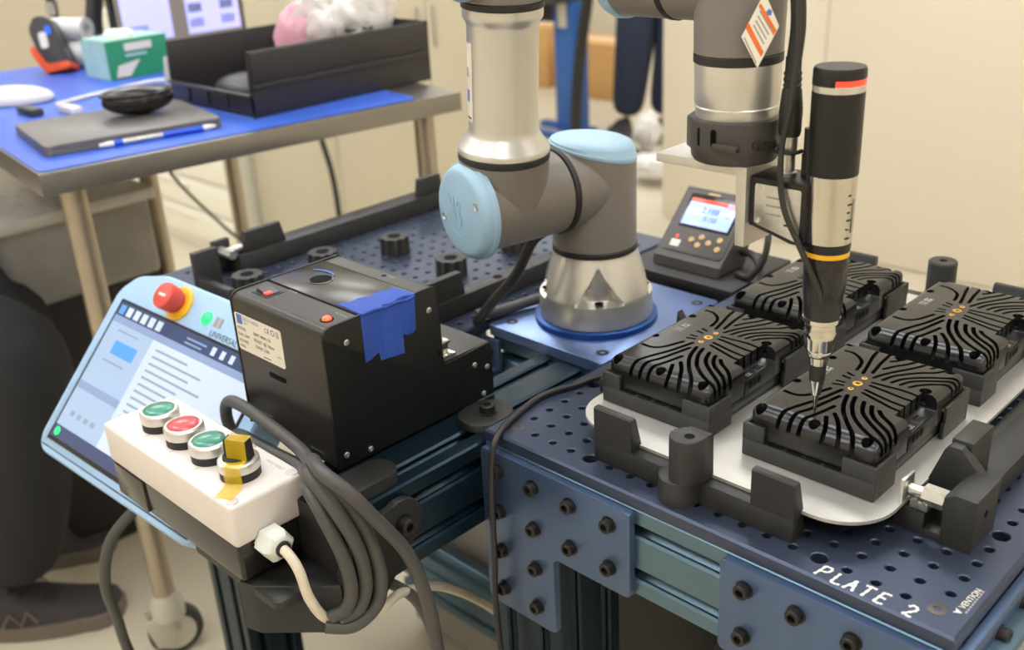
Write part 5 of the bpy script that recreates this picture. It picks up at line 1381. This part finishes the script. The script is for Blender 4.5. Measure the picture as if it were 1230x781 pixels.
# pouch in the bin
def lump(name, c, s, m, seed, seg=36, amp=0.16, parent=None, freq=1.0):
    rr_ = np.random.default_rng(seed)
    ph = rr_.uniform(0, 6.28, (8,)); fr = rr_.normal(0, 3.2 * freq, (8, 3))
    b = MB(); b.ball((0, 0, 0), 1, (1, 1, 1), seg)
    for v in b.bm.verts:
        n_ = sum(abs(math.sin(v.co.dot(Vector(fr[i])) + ph[i])) for i in range(8)) / 8 - 0.6
        k_ = 1 + amp * 2 * n_
        v.co = Vector((v.co.x * s[0] * k_, v.co.y * s[1] * k_, v.co.z * s[2] * k_)) + Vector(c)
    return b.build(name, m, parent, angle=60)
t = thing('plastic_pouch', 'crumpled clear pouch with pink antistatic bag standing in the black bin', 'bag', (-1100, 560, T0 + 6))
lump('clear_film', (-1100, 650, T0 + 112), (70, 105, 84), M_POUCH, 3, 72, 0.34, t, 1.8)
lump('pink_film', (-1118, 556, T0 + 92), (40, 50, 66), M_PINK, 5, 60, 0.2, t, 1.2)
lump('paper_contents', (-1100, 655, T0 + 92), (48, 74, 62), M_PAPER, 9, 50, 0.35, t, 2.0)
lump('dark_strip', (-1062, 650, T0 + 108), (34, 60, 8), M_DGREY, 11, 20, 0.3, t)
o = lump('cloth_bundle', (-1110, 420, T0 + 28), (70, 50, 24), M_DGREY, 13, 24, 0.15)
tag(o, 'dark soft bundle lying in the front of the black bin', 'bundle')
# monitors
def monitor(lb, p0, p1, z0, z1, panels):
    t = thing('monitor', lb, 'monitor', ((p0[0] + p1[0]) / 2, (p0[1] + p1[1]) / 2, T0), None)
    P0, P1_ = Vector((p0[0], p0[1], 0)), Vector((p1[0], p1[1], 0)); u = (P1_ - P0).normalized(); L_ = (P1_ - P0).length
    nrm = u.cross(Vector((0, 0, 1)))
    MB().prism(rrect(0, z0, L_, z1, 4), 22, P0, u, (0, 0, 1), 2).build('housing', M_BEZEL, t)
    sc2 = MB().prism(rrect(8, z0 + 12, L_ - 8, z1 - 8, 1), 1, P0 + nrm * 22, u, (0, 0, 1)).build('screen', mat('monitor grey screen ' + lb[:6], (120, 112, 104), 0, 0.2, 0, emit=(120, 110, 104), estr=0.5), t)
    for (a, c, e, f, m) in panels:
        MB().prism(rrect(a, c, e, f, 1), 0.5, P0 + nrm * 23, u, (0, 0, 1)).build('window', m, sc2)
    mid = P0 + u * (L_ / 2) - nrm * 20
    MB().box(mid.x - 20, mid.y - 20, T0 + 10, mid.x + 20, mid.y + 20, z1 - 60, 3).build('stand', M_DGREY, t)
    MB().box(mid.x - 90, mid.y - 110, T0, mid.x + 60, mid.y + 110, T0 + 10, 3).build('foot', M_DGREY, t)
    return t
M_SWIN = mat('screen window lavender', (170, 170, 220), 0, 0.2, 0, emit=(178, 178, 250), estr=0.9)
M_STIL = mat('screen tile dark', (90, 100, 100), 0, 0.2, 0, emit=(112, 122, 132), estr=0.5)
pl = [(20, 166, 140, 470, M_SWIN), (180, 166, 320, 470, M_SWIN)]
for k in range(5):
    pl.append((186, 180 + k * 34, 222, 200 + k * 34, M_STIL)); pl.append((270, 180 + k * 34, 306, 200 + k * 34, M_STIL))
pl.append((30, 176, 80, 200, M_STIL))
monitor('black monitor with lavender windows behind the green carton', (-1745, 478), (-1745, 812), 146, 480, pl)
# arm stand
t = thing('gooseneck_stand', 'dark curved stand arm rising behind the paper rolls on the bench', 'stand', (-1822, 600, T0))
MB().tube([(-1910, 520, T0 + 4), (-1916, 520, T0 + 80), (-1902, 534, T0 + 170), (-1890, 550, T0 + 320)], 20, 12).build('arm', M_DGREY, t)
MB().lathe((-1910, 520, T0), (0, 0, 1), [(0, 0), (50, 0), (48, 8), (0, 10)], 28).build('foot', M_DGREY, t)
t = thing('scanner_pole', 'dark slim pole standing behind the orange scanner with metal collar', 'pole', (-1840, 424, T0))
MB().cyl((-1958, 446, T0 + 2), (-1962, 450, T0 + 420), 10, 12, 14).build('pole', M_DGREY, t)
MB().cyl((-1959, 447, T0 + 110), (-1959.5, 447, T0 + 140), 16, None, 16).build('collar', M_STEEL, t)
MB().lathe((-1958, 446, T0), (0, 0, 1), [(0, 0), (34, 0), (34, 6), (0, 8)], 24).build('foot', M_DGREY, t)

# ================================================================= BACKGROUND FURNITURE
t = thing('tall_cabinet', 'tall beige storage cabinet with plain doors beyond the bench', 'cabinet', (-2380, 1750, FZ))
MB().box(-2680, 1345, FZ, -2160, 2180, 900, 3).build('body', M_CAB, t)
for ya, yb in ((1350, 1762), (1766, 2176)):
    dr = MB().box(-2160, ya, FZ + 60, -2150, yb, 890, 2).build('door', M_CAB, t)
    MB().box(-2150, yb - 40 if ya < 1500 else ya + 26, -60, -2138, yb - 26 if ya < 1500 else ya + 40, 80, 3).build('handle', M_STEEL, dr)
t = thing('drawer_cabinet', 'cream drawer cabinet with six wide shallow drawers, seen under the bench', 'cabinet', (-3050, 1500, FZ))
MB().box(-3560, 1275, FZ, -2720, 1800, 60, 3).build('body', M_CABW, t)
for k in range(6):
    z0 = FZ + 40 + k * 126
    dr = MB().box(-3555, 1262, z0, -2725, 1275, z0 + 116, 2).build('drawer', M_CABW, t)
    MB().box(-3260, 1252, z0 + 88, -3020, 1262, z0 + 98, 2).build('handle', M_CABW, dr)
o = MB().tube([(-2700, 1300, 40), (-2690, 1290, -120), (-2700, 1280, -300), (-2690, 1270, -500), (-2660, 1260, -730)], 7, 8).build('hanging_cable', M_RUBBER, None)
tag(o, 'black power cord hanging down between drawer cabinet and beige cabinet', 'cord')
o = MB().tube([(-2164, 1280, 40), (-2180, 1285, -140), (-2160, 1290, -260), (-2130, 1300, -420), (-2120, 1300, -730)], 9, 8).build('hanging_cable', M_RUBBER, None)
tag(o, 'black power cord hanging at the corner of the beige cabinet', 'cord')
o = MB().tube([(-1700, 500, 80), (-1710, 520, -40), (-1740, 560, -160), (-1680, 640, -300), (-1600, 700, -420), (-1590, 700, -735)], 4, 8).build('hanging_cable', M_DGREY, None)
tag(o, 'thin grey cord drooping below the bench in front of the cream drawers', 'cord')
t = thing('storage_tote', 'grey translucent plastic tote on a low black base under the bench end', 'tote', (-1560, 60, FZ))
MB().box(-1900, 20, -250, -1380, 320, -84, 14, 3).build('tub', mat('grey translucent tub', (150, 146, 142), 0, 0.35, 0.15, 12, 0.3, 30), t)
MB().box(-1912, 8, -92, -1368, 332, -66, 8, 2).build('rim', mat('pale tub rim', (200, 196, 188), 0, 0.3), t)
MB().box(-1900, 24, FZ, -1390, 316, -251, 6).build('base_box', M_RUBBER, t)
# far lab: lift table, boxes, bags
t = thing('lift_table', 'blue lift column table with black top in the far room', 'table', (-3000, 3460, FZ))
MB().box(-3062, 3400, FZ + 30, -2938, 3524, FZ + 690, 6).build('column', M_POST, t)
MB().box(-3030, 3396, FZ + 560, -2970, 3402, FZ + 700, 3).build('column_plate', M_STEEL, t)
MB().box(-3300, 3340, FZ, -2930, 3396, FZ + 30, 4).box(-3300, 3528, FZ, -2930, 3580, FZ + 30, 4).build('foot', M_POST, t)
MB().box(-3900, 3250, FZ + 690, -2936, 3560, FZ + 740, 5).build('top', M_DGREY, t)
MB().box(-3600, 3530, FZ + 560, -3066, 3560, FZ + 690, 5).build('apron', M_RUBBER, t)
for k, (x, y, h_, lb) in enumerate(((-4200, 4500, 380, 'tan cardboard box on the floor left of the blue column'), (-3580, 4400, 330, 'tan cardboard box on the floor right of the blue column'))):
    t = thing('cardboard_box', lb, 'box', (x, y, FZ))
    MB().box(x - 220, y - 160, FZ, x + 220, y + 160, FZ + h_, 4).build('carton', M_CARD, t)
    MB().box(x - 221, y - 25, FZ + h_ - 1, x + 221, y + 25, FZ + h_ + 1).build('tape', M_LABEL, t)
o = MB().tube([(-2800, 3250, FZ + 30), (-2810, 3270, FZ + 200), (-2790, 3280, FZ + 420), (-2730, 3290, FZ + 760)], 28, 10).build('cable_bundle', M_RUBBER, None)
tag(o, 'thick black cable bundle standing beside the blue lift column', 'cable')
o = MB().tube([(-3600, 3150, FZ + 700), (-3400, 3140, FZ + 300), (-3100, 3130, FZ + 60), (-2700, 3120, FZ + 14)], 12, 8).build('floor_cord', M_RUBBER, None)
tag(o, 'black cord sloping down past the foot of the blue lift column', 'cord')
for k, (c, s, lb) in enumerate((((-2420, 3340, FZ + 120), (60, 60, 90), 'white crumpled sack on the floor near the wall end'), ((-2100, 2980, FZ + 80), (130, 80, 45), 'white flat sack lying nearer, in front of the crumpled one'))):
    o = lump('white_sack', c, s, M_WHITEP, 20 + k, 40, 0.45); tag(o, lb, 'sack')
o = MB().box(-2560, 3120, FZ, -2250, 3240, FZ + 60, 12).build('equipment_case', M_RUBBER, None)
tag(o, 'low black case on the floor beside the white sacks', 'case')

# ================================================================= PEOPLE
def figure(name, joints, edges, rad, mats_fn, label, loc):
    """one continuous skinned body; joints in mm"""
    me = bpy.data.meshes.new('skeleton')
    me.from_pydata([tuple((Vector(j) - Vector(loc)) * MM) for j in joints], edges, [])
    ob = bpy.data.objects.new('skeleton', me); COL.objects.link(ob)
    sk = ob.modifiers.new('Skin', 'SKIN'); sk.branch_smoothing = 0.6
    for i, r in enumerate(rad):
        sv_ = me.skin_vertices[0].data[i]
        rx, ry = r if isinstance(r, tuple) else (r, r)
        sv_.radius = (rx * MM, ry * MM); sv_.use_root = (i == 0)
    ss = ob.modifiers.new('Subsurf', 'SUBSURF'); ss.levels = 2; ss.render_levels = 2
    dg = bpy.context.evaluated_depsgraph_get()
    ev = ob.evaluated_get(dg)
    nm = bpy.data.meshes.new_from_object(ev)
    bpy.data.objects.remove(ob)
    p = thing(name, label, 'person', loc)
    bd = bpy.data.objects.new('body', nm); COL.objects.link(bd); bd.parent = p
    OFF[bd.name] = Vector(loc)
    ms_, fn_ = mats_fn
    nm.materials.clear()
    for m in ms_: nm.materials.append(m)
    for pol in nm.polygons:
        pol.material_index = fn_(Vector(pol.center) / MM + Vector(loc))
    nm.shade_smooth()
    return p

def shoe(parent, heel, toe, h=92, wd=52):
    heel, toe = Vector(heel), Vector(toe); u = (toe - heel).normalized(); L_ = (toe - heel).length
    w_ = Vector((0, 0, 1)).cross(u)
    b = MB()
    n = 15
    rows = []
    for i in range(n + 1):
        s = i / n
        wid = wd * (0.62 + 0.5 * math.sin(min(1, s * 1.25) * math.pi * 0.72)) * (1 if s < 0.86 else math.sqrt(max(0.02, 1 - ((s - 0.86) / 0.145) ** 2)))
        if s < 0.1: wid *= 0.7 + 3 * s
        top = h if s < 0.32 else (h - (h - 52) * min(1, (s - 0.32) / 0.4) if s < 0.72 else 52 - 18 * ((s - 0.72) / 0.28) ** 2)
        ring = []
        for k in range(14):
            a = math.pi * k / 13
            ring.append(b.bm.verts.new(heel + u * (s * L_) + w_ * (wid * math.cos(a) * (1.0 if k in (0, 13) else 0.97)) + Vector((0, 0, 26 + (top - 26) * max(0.0, math.sin(a)) ** 0.7))))
        rows.append(ring)
    for A, B_ in zip(rows[:-1], rows[1:]):
        for k in range(13): b.bm.faces.new((A[k], B_[k], B_[k + 1], A[k + 1]))
        b.bm.faces.new((A[0], A[13], B_[13], B_[0]))
    b.bm.faces.new(rows[0]); b.bm.faces.new(rows[-1][::-1])
    o = b.build('shoe', M_SHOE, parent, angle=60)
    b = MB()
    pts = []
    for i in range(n + 1):
        s = i / n
        wid = (wd + 4) * (0.62 + 0.5 * math.sin(min(1, s * 1.25) * math.pi * 0.72)) * (1 if s < 0.86 else math.sqrt(max(0.03, 1 - ((s - 0.86) / 0.147) ** 2)))
        if s < 0.1: wid *= 0.7 + 3 * s
        pts.append((s * (L_ + 6) - 3, wid))
    poly = [(p[0], -p[1]) for p in pts] + [(p[0], p[1]) for p in pts[::-1]]
    MB().prism(poly, 30, heel + Vector((0, 0, 1)), u, w_, 4).build('sole', M_SOLE, o)
    b = MB()
    for k in range(5):
        s = 0.34 + k * 0.07
        z_ = 26 + (h - (h - 52) * min(1, (s - 0.32) / 0.4) - 26) + 3
        b.tube([heel + u * (s * L_) + w_ * a + Vector((0, 0, z_ - abs(a) * 0.25)) for a in (-24, 0, 24)], 3, 6, 3)
    b.build('laces', M_RUBBER, o)
    for sd in (-1, 1):
        c = [heel + u * (s * L_) + w_ * (sd * (wd * 1.06)) + Vector((0, 0, z_)) for s, z_ in ((0.30, 34), (0.36, 62), (0.42, 36), (0.47, 64), (0.52, 38))]
        MB().tube(c, 3, 6, 2, smooth=False).build('side_stripe', M_SOLE, o)

def lerp(a, b_, t_): return Vector(a) * (1 - t_) + Vector(b_) * t_
def face_bits(p, hc, fwd, hr):
    """eyes, nose, mouth, ears and hair as children of the person"""
    hc = Vector(hc); f = Vector(fwd).normalized(); r = f.cross(Vector((0, 0, 1))).normalized()
    for s in (-1, 1):
        MB().ball(hc + f * (hr * 0.92) + r * (s * 32), 11, (1, 1, 0.8), 12).build('eye', M_WHITEP, p)
        MB().ball(hc + r * (s * hr * 0.86) - Vector((0, 0, 10)), 1, (12, 12, 30), 12).build('ear', M_SKIN, p)
    MB().ball(hc + f * (hr * 1.05) - Vector((0, 0, 26)), 1, (14, 14, 24), 12).build('nose', M_SKIN, p)
    MB().ball(hc + f * (hr * 0.94) - Vector((0, 0, 66)), 1, (22, 10, 6), 12, Matrix.Rotation(math.atan2(r.y, r.x), 4, 'Z')).build('mouth', mat('lip', (170, 100, 92), 0, 0.5) if 'lip' not in MATS else MATS['lip'], p)
    lump('hair', hc + Vector((0, 0, 34)) - f * 14, (hr * 1.02, hr * 1.02, hr * 0.98), M_HAIR, 31, 28, 0.04, p)

# seated person at the left (only the near lower leg is in the picture)
K1, A1, H1 = Vector((-1165, -50, -215)), Vector((-1262, -150, -715)), Vector((-1500, -330, -200))
K2, A2, H2 = Vector((-1390, 20, -215)), Vector((-1480, -60, -715)), Vector((-1690, -250, -200))
PEL = (H1 + H2) / 2 + Vector((-10, -20, 20))
CH = PEL + Vector((30, 40, 430)); NK = CH + Vector((20, 30, 130)); HD = NK + Vector((30, 40, 120))
s1_, s2_ = CH + Vector((140, -110, 60)), CH + Vector((-150, 110, 60))
e1_, e2_ = s1_ + Vector((60, 30, -270)), s2_ + Vector((40, 80, -270))
h1_, h2_ = e1_ + Vector((190, 150, 10)), e2_ + Vector((110, 60, -100))
J = [PEL, (PEL + CH) / 2, CH, NK, HD - Vector((0, 0, 20)), HD + Vector((4, 6, 80)), H1, lerp(H1, K1, .5), K1, lerp(K1, A1, .3), lerp(K1, A1, .7), A1, H2, lerp(H2, K2, .5), K2, lerp(K2, A2, .3), lerp(K2, A2, .7), A2, s1_, e1_, h1_, s2_, e2_, h2_]
E_ = [(0, 1), (1, 2), (2, 3), (3, 4), (4, 5), (0, 6), (6, 7), (7, 8), (8, 9), (9, 10), (10, 11), (0, 12), (12, 13), (13, 14), (14, 15), (15, 16), (16, 17), (2, 18), (18, 19), (19, 20), (2, 21), (21, 22), (22, 23)]
Rr = [170, 150, 165, 60, 95, 78, 125, 115, 104, 100, 94, 84, 120, 108, 96, 92, 88, 80, 70, 50, 34, 70, 50, 34]
def m1(c):
    if c.z > NK.z - 10: return 2
    if (c - h1_).length < 150 and (c - e1_).length > 60 and c.z > -120 and c.x > e1_.x + 90: return 2
    if c.z > PEL.z + 110: return 1
    return 0
p1 = figure('person', J, E_, Rr, ([M_TROUS, M_SHIRT, M_SKIN], m1), 'seated person in black trousers and dark shoe at the left picture edge', (-1500, -300, FZ))
shoe(p1, (-1338, -238, FZ), (-1160, -2, FZ))
shoe(p1, (-1556, -148, FZ), (-1380, 88, FZ))
face_bits(p1, HD + Vector((4, 6, 20)), (0.6, 0.8, 0), 92)
for hh in (h1_, h2_):
    b = MB()
    for k in range(4):
        o_ = Vector((10, -22 + k * 15, -4))
        b.tube([hh + o_ * 0.6, hh + o_ + Vector((48, 30, 4)), hh + o_ + Vector((78, 46, -10)), hh + o_ + Vector((92, 52, -28))], 8.5, 8, 3)
    b.tube([hh + Vector((0, -20, -6)), hh + Vector((24, -40, -14)), hh + Vector((50, -38, -26))], 9.5, 8, 3)
    b.ball(hh + Vector((18, 10, -2)), 1, (40, 34, 18), 14, Matrix.Rotation(0.6, 4, 'Z'))
    b.build('hand', M_SKIN, p1)
t = thing('work_stool', 'round black work stool under the seated person, left of the picture', 'stool', (-1600, -300, FZ))
MB().lathe((-1600, -300, -390), (0, 0, 1), [(0, 0), (150, 0), (165, 10), (165, 30), (150, 42), (0, 46)], 36).build('seat', M_RUBBER, t)
MB().cyl((-1600, -300, FZ + 60), (-1600, -300, -390), 24, None, 16).build('post', M_STEEL, t)
for k in range(5):
    a = k * 2 * math.pi / 5
    lg = MB().prism([(0, -16), (240, -12), (240, 12), (0, 16)], 30, (-1600, -300, FZ + 52), (math.cos(a), math.sin(a), 0), (-math.sin(a), math.cos(a), 0), 4).build('leg', M_STEEL, t)
    MB().lathe((-1600 + 232 * math.cos(a) - 10 * math.sin(a), -300 + 232 * math.sin(a) + 10 * math.cos(a), FZ + 26), (-math.sin(a), math.cos(a), 0), [(0, -20), (25, -20), (25, 8), (0, 8)], 18).build('castor_wheel', M_TYRE, lg)

# standing person far behind the robot
fx = Vector((-2740, 3640, FZ))
g1, g2 = fx + Vector((-20, -30, 100)), fx + Vector((130, 90, 100))
n1, n2 = fx + Vector((60, -60, 500)), fx + Vector((215, 60, 500))
q1, q2 = fx + Vector((60, 0, 930)), fx + Vector((220, 80, 930))
pv = (q1 + q2) / 2 + Vector((0, 0, 40)); ch = pv + Vector((-20, -10, 420)); nk = ch + Vector((0, -10, 130)); hd = nk + Vector((-10, -20, 120))
sa, sb_ = ch + Vector((-170, -80, 50)), ch + Vector((170, 90, 50))
ea, eb = sa + Vector((-30, -30, -300)), sb_ + Vector((30, -10, -300))
ha, hb = ea + Vector((60, -190, -90)), eb + Vector((0, -200, -90))
J = [pv, (pv + ch) / 2, ch, nk, hd - Vector((0, 0, 20)), hd + Vector((0, 0, 80)), q1, lerp(q1, n1, .5), n1, lerp(n1, g1, .35), g1, q2, lerp(q2, n2, .5), n2, lerp(n2, g2, .35), g2, sa, ea, ha, sb_, eb, hb]
E_ = [(0, 1), (1, 2), (2, 3), (3, 4), (4, 5), (0, 6), (6, 7), (7, 8), (8, 9), (9, 10), (0, 11), (11, 12), (12, 13), (13, 14), (14, 15), (2, 16), (16, 17), (17, 18), (2, 19), (19, 20), (20, 21)]
Rr = [150, 140, 160, 58, 92, 76, 120, 118, 108, 100, 84, 120, 118, 108, 100, 84, 68, 48, 34, 68, 48, 34]
def m2(c):
    if c.z > nk.z - 10: return 2
    if c.z > pv.z + 30: return 1 if (c - ha).length > 120 and (c - hb).length > 120 else 2
    return 0
p2 = figure('person', J, E_, Rr, ([M_JEANS, M_SHIRT, M_SKIN], m2), 'standing person in dark navy jeans far behind the robot shoulder', fx)
shoe(p2, g1 + Vector((-30, 40, -100)), g1 + Vector((60, -220, -100)))
shoe(p2, g2 + Vector((-20, 50, -100)), g2 + Vector((90, -210, -100)))
face_bits(p2, hd + Vector((0, 0, 20)), (0.3, -0.95, 0), 90)
for hh in (ha, hb):
    b = MB()
    for k in range(4):
        o_ = Vector((-22 + k * 15, 0, -6))
        b.tube([hh + o_ * 0.6, hh + o_ + Vector((4, -50, -20)), hh + o_ + Vector((4, -80, -44)), hh + o_ + Vector((4, -88, -66))], 8.5, 8, 3)
    b.tube([hh + Vector((-22, 0, -6)), hh + Vector((-40, -26, -16)), hh + Vector((-38, -50, -30))], 9.5, 8, 3)
    b.ball(hh + Vector((0, -20, -8)), 1, (34, 40, 18), 14)
    b.build('hand', M_SKIN, p2)

# ---------------------------------------------------------------- turn lettering into meshes
bpy.context.view_layer.update()
dg = bpy.context.evaluated_depsgraph_get()
fonts = [o for o in bpy.data.objects if o.type == 'FONT']
new = [(o, bpy.data.meshes.new_from_object(o.evaluated_get(dg))) for o in fonts]
for o, me in new:
    nm = bpy.data.objects.new('lettering', me)
    COL.objects.link(nm)
    nm.parent = o.parent
    nm.matrix_basis = o.matrix_basis.copy()
    bpy.data.objects.remove(o)
